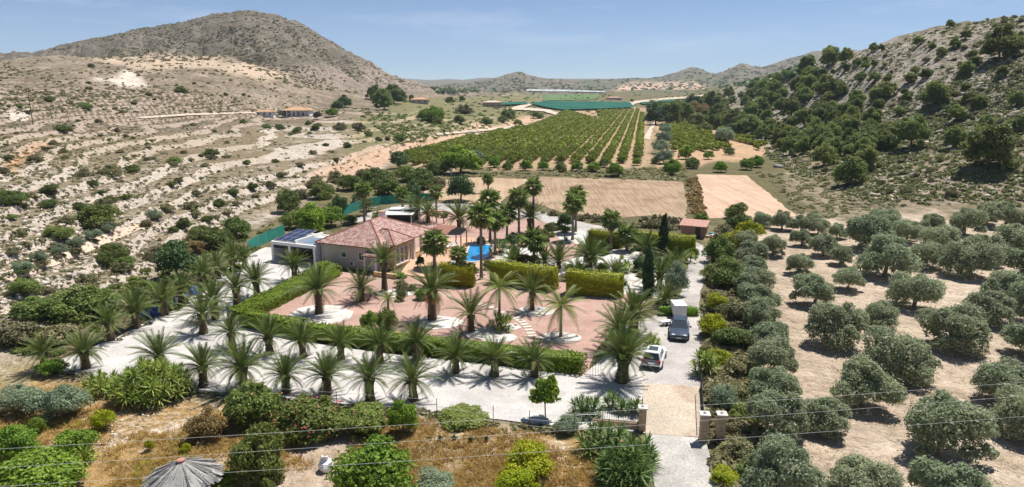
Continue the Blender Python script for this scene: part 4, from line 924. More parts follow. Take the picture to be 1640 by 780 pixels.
# ------------------------------------------------------------------ foreground plants
fg = [('oleander','oleander_bush',412,676,88,.95,'oleander bush nearest the front palms, left end of the oleander bank'), ('oleander','oleander_bush',500,692,104,.72,'widest oleander bush with red blossom in the middle of the bank'),
      ('oleander','oleander_bush',578,690,84,.62,'low oleander bush at the right end of the oleander bank'), ('oleander','leafy_tree',418,772,88,1.35,'tall olive-brown leafy tree between the thatched parasol and the white sack'),
      ('bright','leafy_tree',603,792,128,.78,'wide glossy green tree right of the white sack'), ('bright','feathery_tree',646,694,52,1.25,'light feathery green tree at the edge of the gravel drive'),
      ('brown','round_bush',329,702,66,.95,'round brownish bush above the thatched parasol'), ('yellow','leafy_tree',848,756,86,.62,'yellow-green bushy tree on dry grass below the drive'), ('yellow','leafy_tree',828,792,76,.7,'yellow-green bushy tree cut by the bottom edge'),
      ('slim','small_tree',874,669,56,1.15,'small round-crowned tree with thin trunk on the gravel'), ('grey','leafy_shrub',908,690,46,.7,'grey-green shrub by the wire fence left of the yuccas'), ('oleander','creeping_shrub',742,672,80,.25,'flat creeping shrub on the gravel edge'),
      ('grey','grey_tree',36,660,66,.85,'left grey-leaved tree of the pair beside the yuccas'), ('grey','grey_tree',100,668,84,.75,'right grey-leaved tree of the pair beside the yuccas'), ('yellow','thin_tree',166,688,40,.95,'thin open little tree on dry grass'),
      ('bright','leafy_shrub',60,694,26,1.3,'glossy upright shrub on the dry grass at far left'), ('bright','green_thicket',55,800,150,.55,'bright green thicket filling the bottom left corner'), ('bright','leafy_shrub',120,728,62,.8,'bright green shrub above the bottom left thicket'),
      ('bright','leafy_shrub',22,735,70,.9,'tangled green shrub at the left edge'), ('bright','leafy_shrub',352,792,50,.9,'bright green shrub against the parasol rim'), ('bright','leafy_shrub',85,600,44,.7,'light green shrub under the leftmost front palm'),
      ('yellow','sapling',240,722,15,1.5,'thin sapling in the stony patch left of the parasol'), ('yellow','sapling',298,724,18,.9,'yellow-green sapling just above the parasol'), ('grey','leafy_shrub',700,786,70,.5,'sparse greyish shrub on the brown slope'),
      ('bush','leafy_shrub',140,505,98,.7,'large dark green bush left of the palm-lined verge'), ('bush','leafy_shrub',62,508,74,.6,'dark green bush beside the large one on the left slope'), ('shrub','leafy_shrub',25,548,80,.6,'olive-green scrub bush at the left edge'),
      ('shrub','leafy_shrub',90,548,70,.6,'dull green bush above the first verge palm'), ('dark','leafy_tree',285,445,62,1.05,'dark tree standing above the verge palms'), ('bush','leafy_shrub',230,472,50,.7,'green bush on the verge slope'), ('bush','leafy_shrub',38,470,46,.75,'green bush beside the terrace wall at left'),
      ('bush','leafy_shrub',346,398,56,.8,'green bush at the upper end of the verge palms'), ('bush','leafy_shrub',378,380,54,.85,'green bush below the terraces near the fence end'), ('bush','leafy_shrub',322,382,46,.6,'flat bush left of the upper verge bushes'), ('brown','dry_bush',310,405,50,.6,'dry brown bush among the verge bushes'),
      ('bush','leafy_shrub',200,430,36,.8,'small green bush below the terrace track'), ('bush','leafy_shrub',185,416,40,.9,'upright dark bush below the young olives'), ('shrub','leafy_shrub',262,405,60,.4,'low scrub patch on the verge slope')]
for k, nm, x, y, w, hs, lb in fg:
    p = P(x, y)
    o = plant(k, nm, p, w*mpp(p)*1.04, lb, 'tree' if 'tree' in nm else 'shrub', None, hs)
    if nm == 'oleander_bush':
        r_ = np.random.default_rng(x); v, f, t = cloud(lobes_round(r_, .5, .75, -.05, 10), 120 if x == 500 else 50, .035, r_, core=0, shell=(1.0, 1.08)); ob('blossoms', mesh_np('blossoms', v, f, L_BLOSSOM, t), o)
# small clipped balls along the wire fence
for i, x in enumerate((705, 728, 754, 779)): plant_px('dark', 'seedling_bush', x, 706 - (i % 2)*2 + i, 8, 'tiny dark seedling, %s of four in a line on the dry slope' % ORD[i], 'shrub', 'seedlings on the dry slope', 1.2)
# the scrub strip beside the grove
strip = [(1152,420,54,'bush',1.0),(1165,455,62,'bush',.9),(1182,400,50,'yellow',.7),(1150,500,44,'yellow',.8),(1140,540,48,'yellow',.9),(1172,510,56,'shrub',.8),(1172,555,60,'bush',.7),(1150,582,44,'yellow',.6),(1180,600,54,'shrub',.8),
         (1158,650,50,'grey',.9),(1180,640,52,'shrub',.7),(1195,670,50,'bush',.6),(1165,690,44,'shrub',.8),(1185,730,56,'shrub',.7),(1160,772,50,'yellow',.5),(1205,770,60,'bush',.7),(1185,372,40,'bush',1.0),(1160,385,40,'shrub',.9),(1140,450,40,'bush',.8),(1200,385,40,'yellow',.9),(1178,350,36,'bush',.9)]
strip.sort(key=lambda q: q[1]); kc = {}
for i, (x, y, w, k, hs) in enumerate(strip):
    kc[k] = kc.get(k, 0) + 1
    plant_px(k, 'scrub_bush', x, y, w*1.08, '%s bush in the scrub strip, %s of its colour from the far end' % (HUE[k], NUM[kc[k]-1]), 'shrub', 'bushes of the scrub strip', hs)

# ------------------------------------------------------------------ left slope shrubs, named ones
ls = [(158,363,76,'bush',.72,'widest dark carob bush on the terraced slope'),(94,381,46,'bush',.65,'green bush left below the widest carob bush'),(79,310,30,'bush',.7,'round bush on a terrace above the carob, left one'),(179,283,40,'shrub',.8,'grey-green bush on the upper terraces, larger of a pair'),
      (213,276,26,'bush',.7,'bush right beside the larger grey-green terrace bush'),(279,264,28,'bush',.65,'dark bush on a terrace wall in the middle of the slope'),(340,250,30,'bush',.6,'flat dark bush on the upper terraces toward the villa with orange roof'),(19,326,52,'bush',.6,'wide bush at the left edge of the terraces'),
      (13,258,22,'bush',.65,'bush left of the red earth track'),(56,260,26,'shrub',.8,'bush right of the red earth track'),(352,330,24,'bush',.75,'bush on a pale terrace above the verge'),(308,334,30,'shrub',.7,'bush group on pale terraces beside the track end'),(290,148,22,'bush',.65,'dark round tree alone on the tan hill'),
      (102,212,32,'bush',.6,'broad green bush beside the pale quarry wall'),(138,174,22,'bush',.6,'paired dark bush under the tan hill'),(80,162,18,'bush',.6,'small bush above the pale quarry wall'),(390,198,13,'bush',.9,'round dark bush by the track to the orange-roofed villa'),(146,107,11,'bush',.7,'lone dark dot bush on the tan hill crest')]
for x, y, w, k, hs, lb in ls: plant_px(k, 'slope_shrub', x, y, w, lb, 'shrub', 'bushes on the terraced slope', hs)
# trees round the far villa and valley
vt = [(540,178,22,'dark'),(552,172,26,'dark'),(615,176,42,'pine'),(632,166,40,'pine'),(600,160,30,'pine'),(660,163,14,'pine'),(695,196,36,'bright'),(680,192,24,'bright'),(700,198,20,'bush'),(427,207,16,'bush'),(448,208,16,'bush'),(476,214,18,'bush'),(505,208,16,'bush'),(545,209,24,'shrub'),(575,210,26,'shrub'),
      (590,219,16,'bush'),(555,235,14,'bush'),(455,188,20,'grey'),(494,200,12,'bush'),(532,187,20,'bright'),(740,162,12,'pine'),(720,165,18,'bush'),(860,190,20,'bush'),(830,200,16,'bush'),(780,200,20,'bush'),(805,196,18,'bush'),(735,196,20,'bush'),(640,226,20,'bush'),(745,182,28,'shrub'),(815,188,24,'bush'),(1012,164,8,'pine'),
      (640,270,36,'dark'),(738,278,62,'bright'),(700,280,40,'bush'),(602,300,54,'bush'),(650,290,44,'bush'),(672,302,52,'bush'),(560,305,44,'bush'),(622,312,44,'bush'),(540,292,36,'shrub'),(585,288,34,'shrub'),(505,300,34,'shrub'),(700,300,30,'shrub'),(480,318,30,'shrub'),(575,324,30,'shrub'),(760,262,34,'grey')]
kc = {}
for x, y, w, k in sorted(vt):
    zone = 'near' if y > 255 else 'far'; kk = k + zone; kc[kk] = kc.get(kk, 0) + 1; tr_ = k in ('pine', 'dark', 'bright', 'grey')
    plant_px(k, 'valley_tree' if tr_ else 'valley_bush', x, y, w, '%s %s %s, %s such from the left' % (HUE[k], 'tree' if tr_ else 'bush', 'in the thicket behind the garden' if zone == 'near' else 'on the valley side before the mountain', NUM[kc[kk]-1]), 'tree' if tr_ else 'shrub', 'bushes and trees of the valley side', .85)
plant_px('purple', 'purple_tree', 508, 191, 16, 'dark purple-leaved tree beside the orange-roofed villa', 'tree', None, .8)
# almond row in front of the orchard and trees along the central track
alm = [(792,268,20),(812,272,18),(842,273,22),(870,272,17),(898,275,22),(924,274,20),(951,275,21),(968,268,22),(985,283,28),(1020,265,16),(1050,262,16),(1076,280,30),(1098,255,26),(1108,270,24),(1135,255,18),(1168,248,18),(1196,272,24),(1154,276,22),(1212,268,22),(765,270,24),(745,266,18)]
for i, (x, y, w) in enumerate(sorted(alm)): plant_px('bright' if i % 3 else 'bush', 'almond_tree', x, y, w*1.05, 'small rounded almond tree, %s from the left along the soil strip before the orchard' % NUM[i], 'tree', 'almond trees before the orchard', .95)
trk = [(1050,200,38,'dark',.9),(1046,186,26,'dark',.9),(1062,262,30,'grey',.9),(1058,246,30,'grey',.9),(1064,230,28,'grey',.9),(1066,216,26,'grey',.9),(1075,200,34,'pine',1.1),(1098,198,32,'pine',1.0),(1120,192,40,'brown',.9),(1150,196,34,'pine',.9),(1128,212,26,'bush',.7),(1160,230,36,'grey',.9),(1170,215,30,'bush',.8),(1085,186,26,'pine',1.0),(1140,178,34,'pine',.9),(1108,178,30,'dark',.9)]
kc = {}
for x, y, w, k, hs in sorted(trk, key=lambda q: q[1]):
    kc[k] = kc.get(k, 0) + 1; plant_px(k, 'track_tree', x, y, w*1.1, '%s tree in the belt beside the orchard, %s such from the far end' % (HUE[k], NUM[kc[k]-1]), 'tree', 'trees along the orchard track', hs)

# ------------------------------------------------------------------ pines of the right hillside
pn = [(1577,270,82,'broadest pine low on the right hillside'),(1458,238,60,'round dark pine with clear trunk on the right hillside'),(1531,196,32,'upright pine on pale rock above the broadest one'),(1411,162,36,'dark pine alone in the middle of the right hillside'),(1600,97,62,'big pine high on the right hillside'),
      (1496,170,46,'wide pine in the upper middle of the right hillside'),(1527,238,38,'pine just left of the broadest pine'),(1385,273,46,'yellowish pine at the foot of the right hillside'),(1319,266,42,'pine at the foot of the slope by the grey boulder'),(1546,120,26,'small pine high on the slope, left below the big one'),
      (1354,101,27,'pine on the skyline, rightmost of the ridge group'),(1327,105,36,'broad pine on the skyline ridge'),(1292,113,28,'pine on the lower skyline ridge'),(1246,136,22,'pine near the low end of the skyline'),(1216,143,16,'last small pine at the low end of the skyline'),(1277,148,30,'pine below the skyline group'),(1362,296,52,'wide bushy pine shrub beside the rough field')]
pts = []
for x, y, w, lb in pn:
    o = plant_px('pine', 'pine_tree', x, y, w, lb, 'pine', 'pines of the right hillside', .95)
    if o: pts.append(o.location.copy())
rg = random.Random(11)
def scatter_px(poly, n, mind, tries=4000):
    xs = [p[0] for p in poly]; ys = [p[1] for p in poly]; out = []
    for _ in range(tries):
        if len(out) >= n: break
        x, y = rg.uniform(min(xs), max(xs)), rg.uniform(min(ys), max(ys))
        if not inpoly(np.array([x]), np.array([y]), poly)[0]: continue
        p = P(x, y)
        if p is None: continue
        if all((p - q).length > mind for q in pts[-260:]): pts.append(p); out.append(p)
    return out
for p in scatter_px([(1170,170),(1215,140),(1290,128),(1345,150),(1400,190),(1430,230),(1400,262),(1290,262),(1230,235),(1180,212)], 92, 4.2):
    plant('pine', 'pine_tree', p, rg.uniform(6.0, 9.5)*(1.15 if p.y > 300 else .85), 'pine in the dense grove filling the foot of the right hillside', 'pine', 'pines of the hillside grove', rg.uniform(.85, 1.1))
for p in scatter_px([(1220,128),(1300,108),(1408,78),(1500,48),(1640,22),(1640,230),(1560,250),(1440,200),(1350,150)], 46, 6):
    plant('pine', 'pine_tree', p, rg.uniform(3.0, 5.5), 'scattered small pine on the open rocky part of the right hillside', 'pine', 'small pines of the open hillside', rg.uniform(.7, 1.0))
for p in scatter_px([(1030,172),(1170,158),(1200,180),(1180,215),(1120,205),(1060,190)], 34, 7):
    plant('pine', 'pine_tree', p, rg.uniform(8, 13), 'tall dark pine in the belt behind the small orchard block', 'pine', 'pines behind the small orchard block', rg.uniform(.8, 1.0))
pts = []
for p in scatter_px([(1300,110),(1500,50),(1640,25),(1640,330),(1400,320),(1290,280),(1420,230),(1340,150)], 150, 2.2):
    plant('shrub', 'hill_shrub', p, rg.uniform(1.4, 3.0), 'low grey-green shrub on the rocky right hillside', 'shrub', 'low shrubs of the right hillside', rg.uniform(.6, .95))
pts = []
for p in scatter_px([(0,120),(330,100),(450,150),(560,200),(640,225),(560,270),(420,320),(330,380),(200,440),(60,500),(0,540)], 140, 2.6):
    plant('shrub' if rg.random() < .7 else 'bush', 'slope_shrub', p, rg.uniform(1.1, 2.6)*(1 + p.y/900), 'small dark shrub scattered over the pale terraced left slope', 'shrub', 'small shrubs of the left slope', rg.uniform(.5, .85))

# ------------------------------------------------------------------ citrus orchard
D = Vector((.19, 1)).normalized(); Q = Vector((D.y, -D.x)); blocks = [[(625,262),(650,248),(700,233),(780,215),(862,199),(885,190),(905,178),(950,190),(1036,189),(1030,254),(1000,262),(900,262),(800,264),(700,268)], [(956,178),(1026,176),(1030,187),(960,188)]]
o0 = P(820, 262, 0.0).to_2d(); cit = []
for i in range(-36, 40):
    for j in range(-16, 240):
        p = o0 + Q*(i*4.8) + D*(j*2.4); p = p + Vector((rg.gauss(0, .18), rg.gauss(0, .22)))
        if p.y < 180: continue
        z = float(max(H(p.x, p.y), 0)); x, y = proj(p.x, p.y, z)
        if any(inpoly(np.array([x]), np.array([y]), b)[0] for b in blocks) and rg.random() > .03: cit.append((p.y, p.x, p.y, z))
D2 = Vector((-.02, 1)).normalized(); Q2 = Vector((D2.y, -D2.x)); o1 = P(1075, 240, 0.0).to_2d()
for i in range(-8, 26):
    for j in range(-40, 80):
        p = o1 + Q2*(i*5.6) + D2*(j*2.6)
        if p.y < 100: continue
        z = float(max(H(p.x, p.y), 0)); x, y = proj(p.x, p.y, z)
        if inpoly(np.array([x]), np.array([y]), [(1063,200),(1102,197),(1150,222),(1172,238),(1130,245),(1078,242)])[0] or inpoly(np.array([x]), np.array([y]), [(1140,203),(1178,212),(1228,230),(1215,240),(1165,222)])[0]: cit.append((p.y, p.x, p.y, z))
cit.sort()
for c in cit[:300]:
    plant('citrus', 'citrus_tree', (c[1], c[2], c[3]), rg.uniform(3.0, 3.6), 'small citrus tree in the near rows of the orchard', 'citrus tree', 'citrus trees in the near orchard rows', rg.uniform(.78, .92))
protos = []
for s in range(5):
    r_ = np.random.default_rng(500+s); v, f, t = cloud([(0,0,.36,.45,.45,.34),(.18,.1,.42,.28,.28,.26),(-.16,-.12,.4,.3,.3,.27)], 46, .24, r_, core=.8); protos.append((v, f, t))
def scatter_join(name, protos, items, mat, kind='stuff', label=None, cat=None):
    """items: (x,y,z,scale,zscale); many small plants joined into one mass"""
    out = []
    for i, (x, y, z, s, zs) in enumerate(items):
        v, f, t = protos[i % len(protos)]; a = rg.uniform(0, 6.28); c, sn = math.cos(a), math.sin(a)
        w = np.empty_like(v); w[:, 0] = (v[:, 0]*c - v[:, 1]*sn)*s + x; w[:, 1] = (v[:, 0]*sn + v[:, 1]*c)*s + y; w[:, 2] = v[:, 2]*zs + z
        out.append((w, f, np.clip(t*.7 + rg.random()*.3, 0, 1)))
    V, Fs, T = tri_join(out); return tag(ob(name, mesh_np(name, V, Fs, mat, T)), label, cat, None, kind)
scatter_join('orchard_foliage', protos, [(c[1], c[2], c[3], rg.uniform(3.0, 3.6), rg.uniform(2.3, 2.9)) for c in cit[300:]], L_CITRUS, 'stuff', 'green rows of the farther citrus orchard', 'orchard')

# ------------------------------------------------------------------ uncountable scrub and grass
sprotos = []
for s in range(6):
    r_ = np.random.default_rng(600+s); sprotos.append(cloud([(0,0,.2,.42,.42,.26),(.2,.12,.18,.26,.26,.2)], 24, .32, r_, core=0))
def rand_px(poly, n):
    xs = [p[0] for p in poly]; ys = [p[1] for p in poly]; out = []
    X_ = R.uniform(min(xs), max(xs), n*3); Y_ = R.uniform(min(ys), max(ys), n*3); k = inpoly(X_, Y_, poly)
    w = Pv(X_[k][:n], Y_[k][:n])
    return [Vector(p) for p in w if p[1] == p[1] and p[1] < 3500]
L_HILL = leaf_mat('hill_scrub_leaf', (.12,.145,.065), (.26,.275,.13), .3, rnd=.6)
def scr(name, poly, n, lo, hi, hz, mat, lab, grow=900.0, dens=None):
    it = []
    for p in rand_px(poly, n):
        d = float(fbm(np.array([p.x]), np.array([p.y]), .02, 3)[0])
        if rg.random() > .55 + d*1.1: continue
        s = rg.uniform(lo, hi)*(1 + p.y/grow); it.append((p.x, p.y, p.z - .03, s, s*hz*rg.uniform(.8, 1.2)))
    scatter_join(name, sprotos, it, mat, 'stuff', lab, 'scrub')
scr('terrace_scrub', [(-20,150),(300,120),(460,150),(660,200),(700,235),(560,280),(420,330),(330,400),(150,500),(-20,560)], 6000, .25, .75, .7, L_SCRUB, 'low dry scrub dotted over the terraced left slope', 420)
scr('tan_hill_scrub', [(-20,100),(110,92),(280,96),(370,95),(440,116),(520,160),(440,185),(250,180),(-20,185)], 1700, .5, 1.4, .65, L_SCRUB, 'dry scrub on the tan hill below the mountain', 600)
scr('mountain_scrub', [(60,84),(200,50),(395,16),(480,34),(580,94),(690,142),(560,150),(470,140),(370,95),(200,100)], 4200, .8, 1.6, .6, L_SCRUB, 'fine dark scrub on the rocky mountain', 700)
scr('hill_scrub', [(1200,140),(1300,110),(1500,45),(1650,18),(1650,335),(1400,325),(1290,290),(1210,240)], 8000, .4, 1.2, .7, L_HILL, 'dense low scrub on the right hillside', 420)
scr('valley_scrub', [(560,170),(860,140),(1150,130),(1200,150),(1050,172),(850,195),(640,235)], 1700, .7, 1.7, .6, L_BUSH, 'scattered growth in the far valley', 500)
scr('distant_scrub', [(690,140),(760,130),(830,116),(900,128),(1000,125),(1110,110),(1187,100),(1220,108),(1300,84),(1300,120),(1200,140),(1000,146),(700,150)], 1600, 4.5, 11.0, .6, L_DARK, 'dark scrub and trees dotted over the distant hills', 99999)
scr('verge_scrub', [(-20,560),(60,580),(330,480),(420,395),(540,330),(700,270),(860,268),(700,285),(540,318),(330,395),(200,450),(-20,540)], 1500, .5, 1.2, .7, L_BUSH, 'green undergrowth below the terraces', 300)
scr('rough_field_scrub', [(1100,290),(1115,285),(1130,345),(1105,350)], 220, .5, 1.1, .7, L_BROWN, 'dry weeds between the two fields', 300)
scr('field_edge_scrub', [(1210,275),(1300,285),(1450,330),(1330,350),(1280,345),(1240,300)], 420, .4, 1.0, .55, L_SCRUB, 'weeds on the rough ground above the grove', 300)
scr('field_margin_scrub', [(690,276),(1100,268),(1100,290),(860,284),(690,290)], 420, .5, 1.1, .6, L_SCRUB, 'weeds along the field margin', 300)
scr('garden_edge_scrub', [(862,338),(985,350),(1095,352),(1100,372),(1000,362),(880,348)], 160, .7, 1.5, .9, L_SCRUB, 'bushy growth along the near edge of the stubble field', 300)
scr('margin_weeds', [(50,592),(150,600),(330,628),(620,652),(900,686),(1016,693),(1016,700),(900,696),(620,662),(330,640),(150,612),(50,604)], 700, .22, .7, .7, L_SCRUB, 'straggling weeds along the lower edge of the gravel drive', 300)
scr('drive_weeds', [(60,588),(185,538),(300,478),(425,394),(420,402),(310,484),(190,548),(80,600)], 420, .2, .6, .7, L_SCRUB, 'straggling weeds along the verge of the gravel drive', 300)
scr('strip_undergrowth', [(1128,400),(1200,370),(1222,560),(1210,790),(1152,790),(1130,620)], 900, .5, 1.2, .7, L_SCRUB, 'undergrowth of the scrub strip beside the grove', 300)
# loose stones
STONE_L = leaf_mat('loose_stone', (.36,.31,.26), (.66,.60,.53), 0.0, .95, .2, .1)
st_ = []
for s_ in range(4):
    r_ = np.random.default_rng(40+s_); v, f = ico(); st_.append((v*(1 + .3*r_.normal(size=(12,1)).clip(-1,1))*np.array([1,.75,.55]), [f], np.full(12, r_.random())))
def stones(name, poly, n, lo, hi, lab):
    it = []
    for p in rand_px(poly, n):
        if float(fbm(np.array([p.x+90]), np.array([p.y]), .05, 3)[0]) < -.05: continue
        s = lo*(hi/lo)**(rg.random()**2)*(1 + p.y/260); it.append((p.x, p.y, p.z, s, s))
    scatter_join(name, st_, it, STONE_L, 'stuff', lab, 'stones')
stones('slope_stones', [(-20,205),(420,195),(660,215),(560,275),(420,320),(330,390),(150,480),(-20,540)], 3800, .10, .45, 'pale loose stones over the terraced left slope')
stones('hill_stones', [(1300,120),(1500,50),(1650,22),(1650,330),(1400,320),(1290,285)], 2600, .12, .6, 'pale loose stones on the right hillside')
stones('foreground_stones', [(100,690),(240,660),(330,650),(330,720),(210,740),(150,730)], 420, .05, .16, 'pale stones in the dry grass above the parasol')
stones('foreground_stones', [(420,690),(560,690),(600,790),(430,790)], 300, .04, .12, 'pale stones on the bare ground round the sack')
# dry grass tufts
gp = []
for s in range(6):
    r_ = np.random.default_rng(700+s); n = 16; a = r_.random(n)*6.28; l = .5 + .5*r_.random(n); rr = r_.random(n)*.35
    b = np.c_[np.cos(a)*rr, np.sin(a)*rr, 0*a]; e = b + np.c_[np.cos(a)*.35*l, np.sin(a)*.35*l, .6*l]; sd_ = np.c_[-np.sin(a), np.cos(a), 0*a]*.05
    gp.append((np.stack([b - sd_, b + sd_, e], 1).reshape(-1, 3), [np.arange(3*n).reshape(-1, 3)], np.repeat(r_.random(n), 3)))
def grass(name, poly, n, lo, hi, mat, lab, thr=.0):
    it = []
    for p in rand_px(poly, n):
        d = float(fbm(np.array([p.x]), np.array([p.y]), .16, 3)[0])
        if d < thr: continue
        s = rg.uniform(lo, hi); it.append((p.x, p.y, p.z - .08, s, s*rg.uniform(.6, 1)))
    scatter_join(name, gp, it, mat, 'stuff', lab, 'grass')
grass('dry_grass', [(-20,640),(120,612),(330,645),(640,668),(900,698),(1000,700),(1040,800),(-20,800)], 11000, .35, .85, L_DRY, 'golden dry grass on the slope below the drive', -.06)
grass('brown_weeds', [(-20,640),(330,645),(640,668),(900,698),(1000,700),(1040,800),(-20,800)], 2600, .3, .8, L_BROWN, 'brown withered weeds in the dry grass', .12)
grass('green_weeds', [(-20,690),(240,660),(330,740),(200,800),(-20,800)], 900, .4, .8, L_YGREEN, 'yellow-green weeds in the dry grass', .1)
grass('grove_stubble', [(1215,380),(1640,345),(1640,790),(1225,790)], 9000, .18, .45, leaf_mat('straw', (.55,.43,.30), (.72,.60,.44), .2), 'mown straw between the olive trees', -.25)
# ------------------------------------------------------------------ house
def roof_tile_mat(name, a, b_, c):
    m, t, b = newmat(name); tcn = t.nodes.new('ShaderNodeTexCoord'); g = tcn.outputs['UV']
    br = t.nodes.new('ShaderNodeTexBrick'); br.inputs['Scale'].default_value = 1; br.inputs['Brick Width'].default_value = .24; br.inputs['Row Height'].default_value = .36; br.inputs['Mortar Size'].default_value = .02; br.offset = 0
    br.inputs['Color1'].default_value = c4(a); br.inputs['Color2'].default_value = c4(b_); br.inputs['Mortar'].default_value = c4(tuple(x*.5 for x in a)); br.inputs['Bias'].default_value = -.1
    t.links.new(g, br.inputs['Vector'])
    vn = t.nodes.new('ShaderNodeTexVoronoi'); vn.inputs['Scale'].default_value = 3.6; t.links.new(g, vn.inputs['Vector'])
    col = mixn(t, ramp(t, vn.outputs['Color'], .35, .75), br.outputs[0], c)
    col = mixn(t, ramp(t, noise(t, 1.2, 6), .35, .7, .0, .5), col, b_)
    t.links.new(col, b.inputs['Base Color']); b.inputs['Roughness'].default_value = .85; b.inputs['Specular IOR Level'].default_value = .2
    wv = t.nodes.new('ShaderNodeTexWave'); wv.inputs['Scale'].default_value = 1/.24*.159*2*3.1416/ (2*3.1416)*3.14; wv.bands_direction = 'X'; t.links.new(g, wv.inputs['Vector'])
    bump(t, b, mth(t, 'ADD', mth(t, 'MULTIPLY', wv.outputs[1], .5), br.outputs['Fac']), .7, .06); return m
ROOF = roof_tile_mat('clay_roof_tile', (.29,.135,.115), (.46,.265,.23), (.52,.40,.355))
RIDGE = plain('ridge_tile', (.38,.175,.12), .85, .3, 5); ORANGE_ROOF = plain('orange_roof_tile', (.50,.31,.19), .85, .2, 1.0)
WALL = plain('cream_render', (.56,.47,.39), .9, .06, 1.2); WALLW = plain('white_render', (.76,.75,.72), .85, .05, 1.2); SUNYELLOW = plain('sunlit_yellow_render', (.66,.47,.26), .85, .08, 2)
DARKIN = plain('dark_opening', (.035,.034,.034), .8); FRAME = plain('white_frame', (.78,.78,.78), .5, .03); GLASS = plain('window_glass', (.05,.065,.075), .08, .05, spec=.6)
BROWNM = plain('brown_sheet_roof', (.27,.125,.085), .7, .12, 2); TIMBER = plain('timber', (.42,.24,.13), .8, .2, 4); BLACKM = plain('black_metal', (.03,.03,.032), .5, .1); SOLAR = plain('solar_cell', (.028,.035,.075), .12, .2, 2, spec=.8); ALU = plain('aluminium', (.6,.61,.62), .4, .05, metal=.4)
STONEP = plain('tan_block', (.50,.36,.24), .9, .25, 5, bmp=.4); TEAL = plain('green_shade_net', (.03,.25,.20), .8, .2, 1.5)
HA = Vector((-26.0, 90.3, 0)); HR = math.atan2(-.389, .921)          # house frame: x along the front, y back
def roof_planes(name, polys, mat, parent, thick=.14):
    """each polygon of a roof as a thick slab, UV in metres along eave and slope"""
    V = []; Fc = []; UV = []
    for poly in polys:
        p = [Vector(q) for q in poly]; n = (p[1]-p[0]).cross(p[2]-p[0]).normalized()
        if n.z < 0: p.reverse(); n = -n
        e = Vector((-n.y, n.x, 0)).normalized(); s = n.cross(e); o = len(V); k = len(p)
        V += [tuple(q) for q in p] + [tuple(q - Vector((0,0,thick))) for q in p]
        Fc.append(tuple(range(o, o+k))); UV.append([(q.dot(e), q.dot(s)) for q in p])
        for i in range(k):
            j = (i+1) % k; Fc.append((o+i, o+k+i, o+k+j, o+j)); UV.append([(0,0)]*4)
        Fc.append(tuple(range(o+2*k-1, o+k-1, -1))); UV.append([(0,0)]*k)
    me = bpy.data.meshes.new(name); me.from_pydata(V, [], Fc); uv = me.uv_layers.new()
    for pg, u in zip(me.polygons, UV):
        for li, q in zip(pg.loop_indices, u): uv.data[li].uv = q
    me.materials.append(mat); me.update(); return ob(name, me, parent)
def hip(x0, x1, y0, y1, z0, z1):
    w, d = x1-x0, y1-y0; r = min(w, d)/2*1.0
    if w <= d: a, b = ((x0+x1)/2, y0+r*.98, z1), ((x0+x1)/2, y1-r*.98, z1); return [[(x0,y0,z0),(x1,y0,z0),a],[(x1,y0,z0),(x1,y1,z0),b,a],[(x1,y1,z0),(x0,y1,z0),b],[(x0,y1,z0),(x0,y0,z0),a,b]], [((x0,y0,z0),a),((x1,y0,z0),a),((x1,y1,z0),b),((x0,y1,z0),b),(a,b)]
    a, b = (x0+r*.98, (y0+y1)/2, z1), (x1-r*.98, (y0+y1)/2, z1); return [[(x0,y0,z0),(x1,y0,z0),b,a],[(x1,y0,z0),(x1,y1,z0),b],[(x1,y1,z0),(x0,y1,z0),a,b],[(x0,y1,z0),(x0,y0,z0),a]], [((x0,y0,z0),a),((x1,y0,z0),b),((x1,y1,z0),b),((x0,y1,z0),a),(a,b)]
def ridges(lines, parent, r=.09, mat=None):
    for p, q in lines:
        m = MB(); p, q = Vector(p), Vector(q); k = max(2, int((q-p).length/.5)); d = Vector((0, 0, .02))
        m.tube([p.lerp(q, i/k) + d for i in range(k+1)], [r*(1.15 if i % 2 else .9) for i in range(k+1)], 7); m.build('ridge_tiles', mat or RIDGE, parent)
def window(parent, x0, x1, z0, z1, y, mat=GLASS, axis='y', fw=.09, grid=1, name='window'):
    """framed window set in a wall plane, frame proud of the wall, pane recessed in the frame"""
    f = MB(); s = -1
    def bx(m, a0, a1, b0, b1, d0, d1):
        if axis == 'y': m.box(a0, a1, y-d1, y-d0, b0, b1)
        else: m.box(y+d0, y+d1, a0, a1, b0, b1)
    bx(f, x0-fw, x1+fw, z0-fw, z0, -.05, .06); bx(f, x0-fw, x1+fw, z1, z1+fw, -.05, .06); bx(f, x0-fw, x0, z0, z1, -.05, .055); bx(f, x1, x1+fw, z0, z1, -.05, .055)
    for k in range(1, grid+1):
        c = x0 + (x1-x0)*k/(grid+1); bx(f, c-.03, c+.03, z0, z1, -.04, .045)
    o = f.build(name, FRAME, parent); g = MB(); bx(g, x0, x1, z0, z1, .005, .02); g.build('pane', mat, o)
    sl = MB(); bx(sl, x0-fw-.05, x1+fw+.05, z0-fw-.07, z0-fw, -.02, .13); sl.build('sill', FRAME, o); return o
house = thing('house', HA, 'single-storey cream villa with clay tile roof beside the pool', 'house', None, HR)
m = MB(); m.prism([(0,0),(9.8,0),(9.8,7.4),(7.4,7.4),(7.4,12.2),(0,12.2)], -.05, 3.25); m.build('wall', WALL, house)
pl_, rd = hip(-.55, 10.4, -.55, 12.7, 3.27, 5.75); roof = roof_planes('roof', pl_, ROOF, house); ridges(rd, roof)
p2, r2 = hip(5.2, 11.0, 1.2, 6.2, 3.42, 4.95); rf2 = roof_planes('roof', p2, ROOF, house); ridges(r2, rf2)
m = MB(); m.prism([(9.8,1.7),(10.5,1.7),(10.5,5.7),(9.8,5.7)], -.05, 3.3); m.build('bay_wall', SUNYELLOW, house)  # sunlit yellow of this facade is put into the render colour
